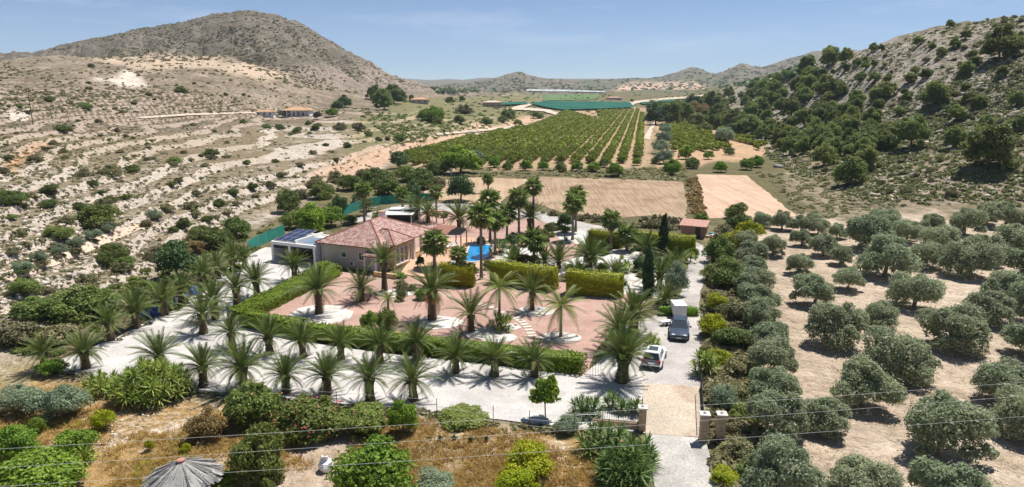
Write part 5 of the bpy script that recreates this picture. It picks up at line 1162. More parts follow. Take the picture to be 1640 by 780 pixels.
window(house, 6.2, 7.0, 1.35, 2.35, 0.0); window(house, 3.4, 4.1, 1.5, 2.2, 0.0, grid=0)
for a, b_ in ((2.2, 3.0), (3.25, 4.05), (4.3, 5.1)): window(house, a, b_, .6, 2.6, 10.5, axis='x', grid=0)
window(house, 6.1, 7.1, .2, 2.4, 9.8, axis='x', grid=1)
m = MB(); m.box(8.1, 9.0, -.07, .04, .0, 2.15); d = m.build('door', FRAME, house); MB().box(8.16, 8.22, -.13, -.05, 1.0, 1.12).build('handle', ALU, d)
por = roof_planes('porch_roof', [[(7.6,-1.35,2.35),(9.7,-1.35,2.35),(9.7,.02,2.95),(7.6,.02,2.95)]], ROOF, house)
for x in (7.75, 9.5): MB().box(x, x+.14, -1.25, -1.11, -.02, 2.3).build('porch_post', WALLW, house)
for x, y in ((9.9, 12.0), (9.9, 9.8), (9.9, 7.75)):
    MB().box(x-.16, x+.16, y-.16, y+.16, -.02, 3.2).build('column', WALLW, house)
MB().box(7.45, 9.7, 7.45, 12.1, 3.0, 3.19).build('porch_ceiling', SUNYELLOW, house)
MB().box(9.78, 9.98, 8.0, 9.6, 0, .75).build('porch_balustrade', SUNYELLOW, house)
window(house, 8.3, 10.8, .1, 2.3, 7.4, axis='x', grid=1)
m = MB(); m.box(3.5, 4.3, 8.8, 9.5, 4.2, 6.0); ch = m.build('chimney', WALLW, house); MB().box(3.4, 4.4, 8.7, 9.6, 6.0, 6.12).build('chimney_cap', RIDGE, ch)
m = MB(); m.box(-.35, -.2, -.62, 12.6, 3.02, 3.12); m.build('gutter', FRAME, house)
MB().box(9.85, 13.2, -2.2, -1.9, -.02, .62).build('planter_wall', SUNYELLOW, house)

m = MB(); m.tube([(2.0,10.0,4.4),(2.0,10.0,6.6)], .025, 5); m.tube([(1.5,10.0,6.5),(2.5,10.0,6.5)], .015, 4)
for k in range(5): m.tube([(1.55+k*.22,9.75,6.5),(1.55+k*.22,10.25,6.5)], .01, 3)
m.build('aerial', ALU, house)
au = MB().box(4.9, 5.6, -.34, -.03, .5, 1.05).build('air_unit', FRAME, house); MB().box(5.0, 5.35, -.352, -.341, .56, .98).build('grille', BLACKM, au)
for x in (.25, 9.55): MB().tube([(x,-.09,3.1), (x,-.09,.1)], .045, 6).build('downpipe', FRAME, house)
for i, (x, y) in enumerate(((716,398),(728,396),(722,430))):
    o = thing('sun_lounger', P(x, y, 0.0), ['left sun lounger between house and pool', 'right sun lounger between house and pool', 'sun lounger on the near pool terrace'][i], 'sun lounger', 'sun loungers by the pool', 1.2)
    MB().box(-.9, .35, -.32, .32, .3, .38).build('seat', FRAME, o); b2 = MB(); b2.box(0, .75, -.32, .32, 0, .07, Matrix.Translation((.36,0,.32)) @ Matrix.Rotation(-.7, 4, 'Y')); b2.build('backrest', FRAME, o)
    for a in (-.8, .3):
        for c_ in (-.28, .28): MB().box(a-.03, a+.03, c_-.03, c_+.03, .02, .3).build('leg', ALU, o)

# garage with solar panels
garage = thing('garage', P(436, 418, 0.0), 'white flat-roofed double garage with solar panels on top', 'garage', None, HR)
GW = (HA - Vector(garage.location)).length - .25
m = MB(); m.box(0, .35, 0, 6.4, -.05, 2.85); m.box(3.0, 3.35, 0, .3, -.05, 2.42); m.box(GW-.35, GW, 0, 6.4, -.05, 2.85); m.box(.35, GW-.35, 6.1, 6.4, -.05, 2.85); m.box(.35, GW-.35, .0, .3, 2.42, 2.85); m.build('wall', WALLW, garage)
MB().box(.36, GW-.36, .31, 6.09, 2.55, 2.7).build('roof', WALLW, garage)
MB().box(.36, GW-.36, 3.5, 3.6, 0, 2.5).build('dark_shade_panel', DARKIN, garage)  # near-black panel stands in for the shade inside the open garage
for x0, x1 in ((.36, 2.98), (3.37, GW-.37)):
    sh = MB().box(x0, x1, .16, .24, 1.95, 2.41).build('shutter', BLACKM, garage)
    for k in range(4): MB().box(x0, x1, .145, .16, 1.97+k*.11, 2.04+k*.11).build('slat', DARKIN, sh)
Mt = Matrix.Translation((.25, .35, 2.9)) @ Matrix.Rotation(math.radians(7), 4, 'X')
fr = MB()
for j in range(3):
    for i in range(3):
        m = MB(); m.box(.02+i*1.12, 1.08+i*1.12, .02+j*1.72, 1.68+j*1.72, .02, .07, Mt); pn_ = m.build('solar_panel', SOLAR, garage)
        g = MB()
        g.box(.0+i*1.12, 1.10+i*1.12, .0+j*1.72, .02+j*1.72, .0, .08, Mt); g.box(.0+i*1.12, 1.10+i*1.12, 1.68+j*1.72, 1.70+j*1.72, .0, .08, Mt); g.box(.0+i*1.12, .02+i*1.12, .02+j*1.72, 1.68+j*1.72, .0, .08, Mt); g.box(1.08+i*1.12, 1.10+i*1.12, .02+j*1.72, 1.68+j*1.72, .0, .08, Mt)
        g.build('panel_frame', ALU, pn_)
m = MB()
for k in range(4): m.box(.4+k*1.1, .45+k*1.1, .5, 5.3, 2.7, 2.9)
m.build('panel_rails', ALU, garage)
for i in range(3): MB().box(4.3+i*.85, 5.1+i*.85, .6, 4.2, 2.86, 2.92).build('glass_panel', plain('blue_glass', (.16,.24,.33), .15, .1, spec=.7), garage)
m = MB(); m.box(4.2, 6.95, .5, .58, 2.72, 2.9); m.box(4.2, 6.95, 4.22, 4.3, 2.72, 2.9); m.box(3.9, 4.15, .3, 6.2, 2.7, 3.25); m.build('parapet', WALLW, garage)

# pool
WATER, t, b = newmat('pool_water'); b.inputs['Base Color'].default_value = (.02,.24,.52,1); b.inputs['Roughness'].default_value = .06; b.inputs['Specular IOR Level'].default_value = .5
n_ = noise(t, 1.6, 3); t.links.new(mixn(t, ramp(t, n_, .35, .65), (.012,.20,.50), (.03,.30,.60)), b.inputs['Base Color']); bump(t, b, noise(t, 2.5, 3), .15, .05)
pc = [P(x, y, 0.0) for x, y in ((742,419.5),(762,421),(784,412),(790,393),(752,391.5))]; cc = sum(pc, Vector())/5
pool = thing('swimming_pool', cc, 'blue swimming pool with pale coping on the terracotta terrace', 'swimming pool')
out = [(p.x-cc.x, p.y-cc.y) for p in pc]; inn = [(x*.93, y*.95) for x, y in out]; m = MB(); k = 5
m.add([(x, y, .03) for x, y in out] + [(x, y, .11) for x, y in out] + [(x, y, .11) for x, y in inn] + [(x, y, .0) for x, y in inn], [(i, (i+1) % k, k+(i+1) % k, k+i) for i in range(k)] + [(k+i, k+(i+1) % k, 2*k+(i+1) % k, 2*k+i) for i in range(k)] + [(2*k+i, 2*k+(i+1) % k, 3*k+(i+1) % k, 3*k+i) for i in range(k)])
m.build('coping', plain('pale_coping', (.62,.60,.56), .7, .08, 3), pool)
me = bpy.data.meshes.new('water'); me.from_pydata([(x, y, .06) for x, y in inn], [], [tuple(range(k))]); me.materials.append(WATER); me.update(); ob('water', me, pool)
m = MB()
for s in (-.25, .25): m.tube([(out[4][0]+.6+s, out[4][1]-.9, .1), (out[4][0]+.6+s, out[4][1]-.7, .85), (out[4][0]+.6+s, out[4][1]-.2, .85), (out[4][0]+.6+s, out[4][1], .1)], .03, 5)
m.build('ladder', ALU, pool)

# pergola, timber frame, carport
per = thing('pergola', P(698, 381, 0.0), 'open pergola with brown sheet roof beside the pool', 'pergola'); L0 = Vector(per.location)
pr = [P(x, y, 2.75) - L0 for x, y in ((682,371),(714,376),(730,363),(702,361))]; sl = [P(x, y, 2.75) - L0 for x, y in ((716,376),(738,376),(747,367),(732,363))]
m = MB(); m.add([p + Vector((0,0,.15*(i > 1))) for i, p in enumerate(pr)] + [p + Vector((0,0,.15*(i > 1) - .1)) for i, p in enumerate(pr)], [(0,1,2,3),(7,6,5,4),(0,4,5,1),(1,5,6,2),(2,6,7,3),(3,7,4,0)]); m.build('roof', BROWNM, per)
for i in range(13):
    a = sl[0].lerp(sl[3], i/12); c = sl[1].lerp(sl[2], i/12); m = MB(); m.tube([a, c], .06, 4); m.build('slat', BLACKM, per)
for p in (pr[0], pr[1], pr[2], pr[3], sl[1], sl[2]): MB().box(p.x-.09, p.x+.09, p.y-.09, p.y+.09, -.02, 2.66).build('post', TIMBER, per)
fr_ = thing('timber_frame', P(700, 358, 0.0), 'reddish timber gate frame standing behind the house', 'frame')
for x in (-1.4, -.1, 1.2): MB().box(x-.1, x+.1, -.1, .1, -.02, 2.1).build('post', TIMBER, fr_)
MB().box(-1.6, 1.5, -.12, .12, 2.1, 2.28).build('beam', TIMBER, fr_)
for x in (-1.2, -.4, .4, 1.0): MB().box(x-.05, x+.05, -.7, .7, 2.281, 2.38).build('rafter', TIMBER, fr_)
cpt = thing('carport', P(640, 356, 0.0), 'low white-roofed carport behind the house', 'carport')
MB().box(-2.6, 2.6, -1.4, 1.6, 1.55, 1.68).build('roof', WALLW, cpt); MB().box(-2.0, 3.4, 1.7, 3.8, 1.95, 2.08).build('upper_roof', WALLW, cpt)
for x, y, h in ((-2.4,-1.2,1.55),(2.3,-1.2,1.55),(-2.4,1.4,1.55),(2.3,1.4,1.55),(-1.8,3.6,1.95),(3.2,3.6,1.95),(-1.8,1.85,1.95),(3.2,1.85,1.95)): MB().box(x-.07, x+.07, y-.07, y+.07, -.02, h).build('post', WALLW, cpt)
MB().box(-2.3, 2.2, .9, 1.0, 0, 1.5).build('back_panel', BLACKM, cpt)

# brick shed
sh = thing('brick_shed', P(1109, 380, 0.0), 'small reddish brick shed with lean-to roof at the side path', 'shed', None, -.45); BR = plain('reddish_block', (.36,.20,.155), .9, .2, 3)
m = MB(); m.box(-1.9, 1.9, 0, 2.2, -.05, 1.9); m.build('wall', BR, sh); roof_planes('roof', [[(-2.2,-.4,1.93),(2.2,-.4,1.93),(2.2,2.6,2.5),(-2.2,2.6,2.5)]], plain('pink_tile', (.46,.26,.215), .9, .2, 4), sh, .1)
MB().box(.4, 1.2, -.05, .02, 0, 1.7).build('door', BLACKM, sh)
for i, (x, y, c) in enumerate(((1143,378,(.05,.30,.36)), (1136,380,(.55,.45,.38)), (1150,380,(.75,.75,.75)))):
    p = P(x, y, 0.0); mm = MB(); r_ = random.Random(i)
    for q in range(9):
        a, bb, h = r_.uniform(-.8,.8), r_.uniform(-.5,.5), r_.uniform(.12,.5); mm.box(a-.25, a+.25, bb-.2, bb+.2, 0, h)
    tag(mm.build('rubble_heap', plain('rubble%d' % i, c, .8, .2), None, p), ['teal plastic scrap heap by the brick shed', 'tan rubble heap by the brick shed', 'white sack heap by the brick shed'][i], 'heap')

# villa on the far slope
def small_house(px, py, w, d, h, rh, label, rmat, wmat, rz=0.0, arc=True):
    p = P(px, py); o = thing('far_house', p, label, 'house', None, rz)
    MB().box(-w/2, w/2, 0, d, -1.5, h).build('wall', wmat, o)
    q, r_ = hip(-w/2-.7, w/2+.7, -1.9 if arc else -.6, d+.7, h+.02, h+rh); rf = roof_planes('roof', q, rmat, o); ridges(r_, rf, .14, rmat)
    if arc:
        n = 6
        for i in range(n+1): MB().box(-w/2+i*w/n-.18, -w/2+i*w/n+.18, -1.7, -1.35, -1.5, h).build('porch_column', wmat, o)
        MB().box(-w/2-.3, w/2+.3, -3.2, -1.9, -2.5, -.6).build('terrace_wall', wmat, o)
        for i in range(n-1): window(o, -w/2+(i+.3)*w/n, -w/2+(i+.75)*w/n, .5, 2.3, 0.0, grid=0)
    else:
        for i in range(3): window(o, -w/2+(i+.3)*w/3, -w/2+(i+.6)*w/3, .9, 2.0, 0.0, grid=0)
    return o
small_house(475, 187, 14, 9, 3.4, 2.0, 'white villa with orange tiled roof and arcade on the left hillside', ORANGE_ROOF, WALLW, .06)
small_house(424, 187, 9, 5, 2.6, .9, 'long low annex left of the orange-roofed villa', ORANGE_ROOF, WALLW, .06, False)
small_house(672, 166, 13, 8, 3, 1.6, 'small pale house among trees at the foot of the mountain', ORANGE_ROOF, WALL, 0, False)
small_house(790, 172, 14, 9, 4, 1.2, 'ruined earthen farmhouse by the far green field', WALL, STONEP, .2, False)
small_house(984, 160, 20, 9, 3, 1.2, 'tiny barn with pinkish roof between the far fields', plain('pink_far_roof', (.5,.3,.24), .9), WALL, 0, False)

# ------------------------------------------------------------------ shade-net fence
def net_fence(pts, h, label):
    w = [P(x, y) for x, y in pts]; o = thing('net_fence', w[0], label, 'fence')
    for a, b_ in zip(w[:-1], w[1:]):
        n = max(1, int((b_-a).length/2.6))
        for i in range(n):
            p, q = a.lerp(b_, i/n) - w[0], a.lerp(b_, (i+1)/n) - w[0]; mm = MB(); d = (q-p).to_2d().normalized()*.0; nn = Vector((-(q-p).y, (q-p).x, 0)).normalized()*.012; s = .05*(i % 2)
            mm.add([p-nn, q-nn, q-nn+Vector((0,0,h-s)), p-nn+Vector((0,0,h-.05+s)), p+nn, q+nn, q+nn+Vector((0,0,h-s)), p+nn+Vector((0,0,h-.05+s))], [(0,1,2,3),(7,6,5,4),(3,2,6,7),(0,4,5,1),(1,5,6,2),(0,3,7,4)]); mm.build('net_panel', TEAL, o)
            MB().tube([p + Vector((0,0,-.1)), p + Vector((0,0,h+.12))], .035, 5).build('post', ALU, o)
net_fence([(398,404),(428,388),(456,376)], 1.7, 'teal shade-net fence running up from the drive to the garage')
net_fence([(548,346),(580,334),(610,328),(695,322)], 1.75, 'teal shade-net fence along the back drive')

# ------------------------------------------------------------------ gate
def pillar(px, py, h, w, label):
    p = P(px, py, 0.0); o = thing('gate_pillar', p, label, 'pillar', 'gate pillars of the driveway', -.1)
    for k in range(int(h/.28)): MB().box(-w/2+.01*(k % 2), w/2-.01*(k % 2), -w/2+.01*(k % 2), w/2-.01*(k % 2), k*.28+.006, k*.28+.275).build('block', STONEP, o)
    MB().box(-w/2+.03, w/2-.03, -w/2+.03, w/2-.03, -.05, h-.03).build('core', STONEP, o)
    MB().box(-w/2-.07, w/2+.07, -w/2-.07, w/2+.07, h, h+.09).build('cap', plain('pale_cap', (.62,.58,.52), .8), o)
    MB().lathe([(.12, h+.09), (.1, h+.2), (.04, h+.26)], 8).build('lamp', WALLW, o)
pillar(1126, 706, 2.0, .55, 'tan block gate pillar nearest the driveway on the right side'); pillar(1153, 706, 2.0, .55, 'outer tan block gate pillar beside the scrub'); pillar(1028, 688, 1.7, .5, 'left tan block gate pillar beside the yuccas')
def bars(name, a, b_, h, label, cat, step=.14, z0=.12):
    o = thing(name, a, label, cat); d = b_ - a; n = int(d.length/step)
    for z in (z0, h): MB().tube([Vector((0,0,z)), d + Vector((0,0,z))], .03, 5).build('rail', BLACKM, o)
    for i in range(n+1): q = d*(i/n); MB().tube([q + Vector((0,0,z0)), q + Vector((0,0,h))], .013, 4).build('bar', BLACKM, o)
    return o
bars('garden_gate', P(1131,706,0), P(1148,706,0), 1.75, 'black barred side gate between the two right pillars', 'gate')
bars('sliding_gate', P(1125,692,0), P(1121,628,0), 1.6, 'black sliding gate drawn back along the driveway edge', 'gate', .2)
o = bars('railing', P(950,680,0)+Vector((0,0,.45)), P(1024,687,0)+Vector((0,0,.45)), .75, 'black railing on the low wall left of the driveway', 'railing', .16, .06)
w0, w1 = P(950,680,0), P(1024,687,0); d = (w1-w0); nrm = Vector((-d.y, d.x, 0)).normalized()*.1
m = MB(); m.prism([tuple((w0-nrm)[:2]), tuple((w1-nrm)[:2]), tuple((w1+nrm)[:2]), tuple((w0+nrm)[:2])], -.05, .45); tag(m.build('garden_wall', STONEP), 'low tan wall under the black railing', 'wall')
# wire fence below the drive
wf = [P(x, y, 0.0) for x, y in ((330,640),(430,648),(540,656),(640,664),(700,668),(790,680),(848,688),(920,694),(955,692))]; o = thing('wire_fence', wf[0], 'thin wire fence on posts along the lower edge of the gravel drive', 'fence')
for a, b_ in zip(wf[:-1], wf[1:]):
    n = max(1, int((b_-a).length/2.8))
    for i in range(n): q = a.lerp(b_, i/n) - wf[0]; MB().tube([q + Vector((0,0,-.1)), q + Vector((0,0,1.5))], .028, 5).build('post', plain('green_post', (.12,.13,.11), .6) if i == 0 and a is wf[0] else bpy.data.materials['green_post'], o)
for z in (.3, .8, 1.4): MB().tube([p - wf[0] + Vector((0,0,z)) for p in wf], .008, 3).build('wire', ALU, o)
# iron gate onto the garden at (935,600)
bars('iron_gate', P(936,602,0), P(962,604,0), 1.3, 'small dark iron gate between the hedge end and the huge palm', 'gate', .2)

# stepping stones
SLAB = plain('stepping_stone', (.62,.54,.46), .9, .1, 3)
path1 = [(748,478),(762,486),(778,490),(796,496),(812,506),(826,510),(836,516),(844,524),(850,534),(854,543)]
for seg in (path1,):
    for i in range(len(seg)-1):
        for f in (0, .5):
            a = P(*seg[i], 0.0); b_ = P(*seg[i+1], 0.0); p = a.lerp(b_, f); an = math.atan2(b_.y-a.y, b_.x-a.x)
            o = MB().box(-.24, .24, -.42, .42, .02, .075).build('stepping_stone', SLAB, None, p, an); tag(o, 'pale stepping stone, %s from the upper end of the curved garden path' % NUM[2*i + int(f*2)], 'stone', 'stepping stones of the garden path')
# rock rings on the white discs
ROCK = plain('white_rock', (.62,.59,.54), .9, .25, 4)
rockm = []
for s in range(4):
    r_ = np.random.default_rng(s); v, f = ico(); v = v*(1 + .25*r_.normal(size=(12,1)).clip(-1,1))*np.array([1,.8,.6]); rockm.append(mesh_np('rock', v, [f], ROCK))
for i in range(46):
    cx, cy, rx = random.choice([(700,517,40),(858,499,30),(812,524,22),(898,541,30),(515,505,48),(632,470,30),(760,440,18),(905,428,40),(1000,425,50)]); a = random.uniform(0, 6.28); c = P(cx, cy, 0.0); q = rx*mpp(c)*random.uniform(.5, .95)
    o = ob('rock', rockm[i % 4], None, (c.x + q*math.cos(a), c.y + q*.75*math.sin(a), .09), random.uniform(0, 6), random.uniform(.12, .26)); tag(o, 'pale stone lying on a white pebble bed of the garden', 'stone', 'stones on the pebble beds')
o = ob('boulder', mesh_np('boulder', ico()[0]*np.array([1.6,1.2,1.1])*(1+.2*np.random.default_rng(4).normal(size=(12,1))), [ico()[1]], plain('grey_rock', (.24,.22,.2), .9, .2, 2)), None, P(1247,268)); tag(o, 'grey boulder at the foot of the right hillside', 'boulder')

# ------------------------------------------------------------------ thatched parasol, sack
par = thing('thatched_parasol', P(298, 806, 0.0), 'grey thatched parasol among dry grass at the bottom edge', 'parasol'); TH = leaf_mat('grey_thatch', (.10,.10,.10), (.36,.345,.33), 0.0, .95, .3)
MB().tube([(0,0,-.2), (0,0,2.35)], .09, 8).build('pole', BARK, par)
def thatch(n, r, zt, zb, seed):
    r_ = np.random.default_rng(seed); V = []; Fc = []; T = []
    for i in range(n):
        a = r_.random()*6.283; l = r*(.55 + .5*r_.random()); s = .08 + .1*r_.random(); t0 = r_.random()*.5; w = .03 + .03*r_.random(); ca, sa = math.cos(a), math.sin(a); z = lambda q: zt + (zb-zt)*(q/r)**1.05 + .10*math.sin(a*14)*(q/r) + .07*r_.random()
        q0, q1 = l*t0 + .1, l; o = len(V); z0, z1 = z(q0), z(q1); b0 = a + .03*r_.normal(); c1, s1 = math.cos(b0), math.sin(b0)
        V += [(ca*q0 + sa*w, sa*q0 - ca*w, z0), (ca*q0 - sa*w, sa*q0 + ca*w, z0), (c1*q1 - s1*w*1.6, s1*q1 + c1*w*1.6, z1), (c1*q1 + s1*w*1.6, s1*q1 - c1*w*1.6, z1)]; Fc.append((o, o+3, o+2, o+1)); T += [r_.random()]*4
    return mesh_np('thatch', np.array(V), [np.array(Fc)], TH, T)
ob('thatch', thatch(1400, 2.15, 2.75, 1.65, 1), par); MB().lathe([(1.85,1.72),(1.0,2.2),(.1,2.64)], 24).build('thatch_base', plain('thatch_base', (.27,.25,.23), .95, .3, 5), par)
MB().lathe([(.22,2.68),(.24,2.86),(.12,2.9)], 10).build('cap', plain('clay_cap', (.42,.22,.17), .8), par)
rg_ = np.random.default_rng(8); v, f = ico(); mm = MB(); mm.lathe([(.32,0),(.42,.25),(.36,.5),(.2,.62),(.12,.7),(.18,.8)], 10); vv = np.array(mm.v)*(1 + .12*rg_.normal(size=(len(mm.v), 1)).clip(-1,1)); me = bpy.data.meshes.new('builder_sack'); me.from_pydata([tuple(x) for x in vv], [], mm.f); me.materials.append(plain('white_plastic_sack', (.74,.76,.80), .5, .06, 5)); me.update()
tag(ob('builder_sack', me, None, P(522, 752, 0.0), .3, 1.15), 'crumpled white plastic sack on the bare ground', 'sack')

# ------------------------------------------------------------------ covered things on the verge
BLUE = plain('blue_tarpaulin', (.02,.07,.36), .55, .25, 3)
def tarp(px, py, l, w, h, label, rz):
    p = P(px, py, 0.0); mm = MB(); o = thing('tarpaulin_cover', p, label, 'tarpaulin', None, rz)
    r_ = random.Random(px); n = 9; V = []; Fc = []
    for i in range(n):
        x = -l/2 + l*i/(n-1); hh = h*(.55 + .45*math.sin(math.pi*(i+.6)/(n+.2)))*r_.uniform(.92, 1.05)
        V += [(x, -w/2, .12), (x, -w/2*.8, hh*.75), (x, 0, hh), (x, w/2*.8, hh*.75), (x, w/2, .12)]
    for i in range(n-1): Fc += [(i*5+k, (i+1)*5+k, (i+1)*5+k+1, i*5+k+1) for k in range(4)]
    Fc += [(0,1,2,3,4), tuple((n-1)*5 + k for k in (4,3,2,1,0))]; mm.add(V, Fc); mm.build('cover', BLUE, o)
    for x in (-l/2+.2, l/2-.2): MB().box(x-.1, x+.1, -w/2+.05, w/2-.05, -.02, .2).build('support', TIMBER, o)
tarp(245, 505, 2.5, 1.1, .95, 'long blue tarpaulin over a load between two verge palms', .62); tarp(291, 482, 1.5, 1.1, 1.1, 'dark blue tarpaulin heap beside the white scooter', .6); tarp(312, 472, 1.0, .8, 1.2, 'small bright blue cover at the verge palm trunk', .9)
p = P(276, 492, 0.0); sc_ = thing('scooter', p, 'white motor scooter parked beside the verge palms', 'scooter', None, .9); WH = plain('white_paint', (.78,.78,.78), .3, .03, 2, spec=.5); TYRE = plain('tyre_rubber', (.025,.025,.026), .8)
MB().prism([(-.75,-.16),(.1,-.18),(.1,.18),(-.75,.16)], .45, .8).build('body', WH, sc_); MB().box(-.75, -.05, -.15, .15, .8, .92).build('seat', BLACKM, sc_); MB().box(.45, .58, -.2, .2, .35, 1.05).build('front_shield', WH, sc_); MB().box(.05, .5, -.17, .17, .28, .36).build('footboard', WH, sc_)
for x in (-.6, .68): MB().lathe([(.12,-.06),(.27,-.05),(.27,.05),(.12,.06)], 14, Matrix.Translation((x,0,.27)) @ Matrix.Rotation(math.pi/2, 4, 'X')).build('wheel', TYRE, sc_)
MB().tube([(.5,-.33,1.08),(.55,0,1.1),(.5,.33,1.08)], .025, 5).build('handlebar', BLACKM, sc_)
# ------------------------------------------------------------------ cars, trailer
def car(loc, rz, label, paint, L, Wd, Hh, hood, boot, suv=True, rear_lights=True):
    """x forward; built from side stations: lower body, cabin, glass, wheels, lamps"""
    o = thing('car', loc, label, 'car', None, rz); h = L/2; wb = L*.31; w = Wd/2; belt = Hh*.60
    st = [(-h, .52, .30, .80), (-h+.06, .50, .26, .92), (-h+.5, belt, .22, 1.0), (-wb, belt+.01, .22, 1.0), (0, belt, .2, 1.0), (wb*.75, belt-.03, .2, 1.0), (wb+.15, belt-.10, .22, .99), (h-.35, belt-.18, .26, .93), (h-.06, .62, .28, .84), (h, .50, .32, .74)]
    V = []; Fc = []
    for x, zt, zb, k in st: V += [(x, -w*k*.94, zb), (x, -w*k, (zb+zt)*.5), (x, -w*k*.95, zt-.05), (x, -w*k*.82, zt), (x, 0, zt+.035), (x, w*k*.82, zt), (x, w*k*.95, zt-.05), (x, w*k, (zb+zt)*.5), (x, w*k*.94, zb)]
    n = 9
    for i in range(len(st)-1): Fc += [(i*n+k, i*n+k+1, (i+1)*n+k+1, (i+1)*n+k) for k in range(n-1)] + [((i+1)*n, (i+1)*n+n-1, i*n+n-1, i*n)]
    Fc += [tuple(range(n-1, -1, -1)), tuple(range((len(st)-1)*n, len(st)*n))]; m = MB(); m.add(V, [f[::-1] for f in Fc]); body = m.build('body', paint, o, smooth=False)
    # cabin frame: lofted rings at belt and roof
    xa0, xa1 = -h+boot, h-hood; xr0, xr1 = xa0+(.28 if suv else .55), xa1-.75; wr = w*.70; wbt = w*.90
    def ring(t, ins=0.0): 
        x0 = xa0 + (xr0-xa0)*t; x1 = xa1 + (xr1-xa1)*t; y = wbt + (wr-wbt)*t; z = belt-.04 + (Hh-.05 - belt+.04)*t
        return x0, x1, y, z
    x0, x1, y0, z0 = ring(0); X0, X1, Y0, Z0 = ring(1)
    lo = [(x0,-y0*.93,z0),(x0+.1,-y0,z0),(x1-.35,-y0,z0),(x1,-y0*.86,z0),(x1,y0*.86,z0),(x1-.35,y0,z0),(x0+.1,y0,z0),(x0,y0*.93,z0)]; hi = [(X0,-Y0*.93,Z0),(X0+.1,-Y0,Z0),(X1-.2,-Y0,Z0),(X1,-Y0*.88,Z0),(X1,Y0*.88,Z0),(X1-.2,Y0,Z0),(X0+.1,Y0,Z0),(X0,Y0*.93,Z0)]
    top = [(p[0]*.96 + .04*(X0+X1)/2, p[1]*.90, Hh) for p in hi]; m = MB(); k = 8
    m.add(lo + hi + top, [(i, (i+1) % k, k+(i+1) % k, k+i) for i in range(k)] + [(k+i, k+(i+1) % k, 2*k+(i+1) % k, 2*k+i) for i in range(k)] + [tuple(range(2*k, 3*k))]); m.build('cabin', paint, o)
    def pane(nm, a, b_, c, d, inset=.1, mat=None):
        q = [Vector(lo[a]), Vector(lo[b_]), Vector(hi[c]), Vector(hi[d])]; ce = sum(q, Vector())/4; nrm = (q[1]-q[0]).cross(q[2]-q[0]).normalized()
        if nrm.dot(ce - Vector(((x0+x1)/2, 0, z0))) < 0: nrm = -nrm
        q2 = [p.lerp(ce, inset) + nrm*.012 for p in q]; q3 = [p - nrm*.02 for p in q2]; mm = MB(); mm.add(q2 + q3, [(0,1,2,3),(7,6,5,4),(0,4,5,1),(1,5,6,2),(2,6,7,3),(3,7,4,0)]); return mm.build(nm, mat or GLASS, o)
    pane('rear_window', 7, 0, 0, 7); pane('windscreen', 3, 4, 4, 3)
    def side(s):
        a = (1, 2) if s < 0 else (6, 5); A, B = Vector(lo[a[0]]), Vector(lo[a[1]]); A2, B2 = Vector(hi[a[0]]), Vector(hi[a[1]])
        for f0, f1 in ((.03, .30), (.33, .62), (.66, .97)):
            q = [A.lerp(B, f0).lerp(A2.lerp(B2, f0), .12), A.lerp(B, f1).lerp(A2.lerp(B2, f1), .12), A.lerp(B, f1).lerp(A2.lerp(B2, f1), .88), A.lerp(B, f0).lerp(A2.lerp(B2, f0), .88)]; q2 = [p + Vector((0, s*.014, .004)) for p in q]; q3 = [p - Vector((0, s*.02, 0)) for p in q2]
            mm = MB(); mm.add(q2 + q3, [(0,1,2,3),(7,6,5,4),(0,4,5,1),(1,5,6,2),(2,6,7,3),(3,7,4,0)]); mm.build('side_window', GLASS, o)
    side(-1); side(1)
    MB().box(X0+.45, X1-.35, -Y0*.62, Y0*.62, Hh+.002, Hh+.014).build('sunroof', GLASS, o)
    for s in (-1, 1):
        MB().tube([(X0+.2, s*Y0*.86, Hh+.01), (X0+.3, s*Y0*.86, Hh+.06), (X1-.4, s*Y0*.86, Hh+.06), (X1-.3, s*Y0*.86, Hh+.01)], .022, 5).build('roof_rail', ALU if suv else BLACKM, o)
        MB().box(x1-.62, x1-.45, s*(w+.02) if s > 0 else -w-.2, w+.2 if s > 0 else -w-.02, belt-.02, belt+.12).build('wing_mirror', paint, o)
        MB().box(h-.22, h-.06, s*w*.42 if s > 0 else -w*.74, w*.74 if s > 0 else -w*.42, .60, .70).build('headlight', FRAME, o)
        MB().box(-h-.004, -h+.10, s*w*.60 if s > 0 else -w*.86, w*.86 if s > 0 else -w*.60, .66, .92).build('tail_light', plain('red_lamp', (.42,.03,.03), .3), o)
        for x in (-wb, wb):
            wh = MB().lathe([(.20,-.11),(.30,-.115),(.335,-.08),(.335,.08),(.30,.115),(.20,.11)], 18, Matrix.Translation((x, s*(w-.08), .335)) @ Matrix.Rotation(math.pi/2, 4, 'X')).build('wheel', TYRE, o)
            MB().lathe([(.03,-.122),(.19,-.118),(.19,.118),(.03,.122)], 10, Matrix.Translation((x, s*(w-.08), .335)) @ Matrix.Rotation(math.pi/2, 4, 'X')).build('rim', ALU, wh)
    MB().box(h-.05, h+.012, -w*.42, w*.42, .42, .58).build('grille', BLACKM, o); MB().box(h-.03, h+.022, -.26, .26, .36, .44).build('number_plate', FRAME, o); MB().box(-h-.012, -h+.05, -.26, .26, .58, .68).build('number_plate', FRAME, o)
    MB().box(-h-.01, -h+.3, -w*.84, w*.84, .24, .40).build('bumper', BLACKM, o); MB().box(h-.3, h+.005, -w*.74, w*.74, .22, .35).build('bumper', BLACKM, o)
    MB().box(h*.62, h*.98-.3, -.012, .012, belt-.12, belt-.1).build('bonnet_crease', paint, o)
    return o
WHITEP = plain('white_car_paint', (.80,.80,.79), .25, .02, 1, spec=.5); BLUEP = plain('blue_grey_car_paint', (.075,.10,.145), .22, .08, 1, metal=.35, spec=.6)
pa, pb = P(1042.5, 593, 0.0), P(1052, 566, 0.0); c = (pa + pb)/2; c.z = .03
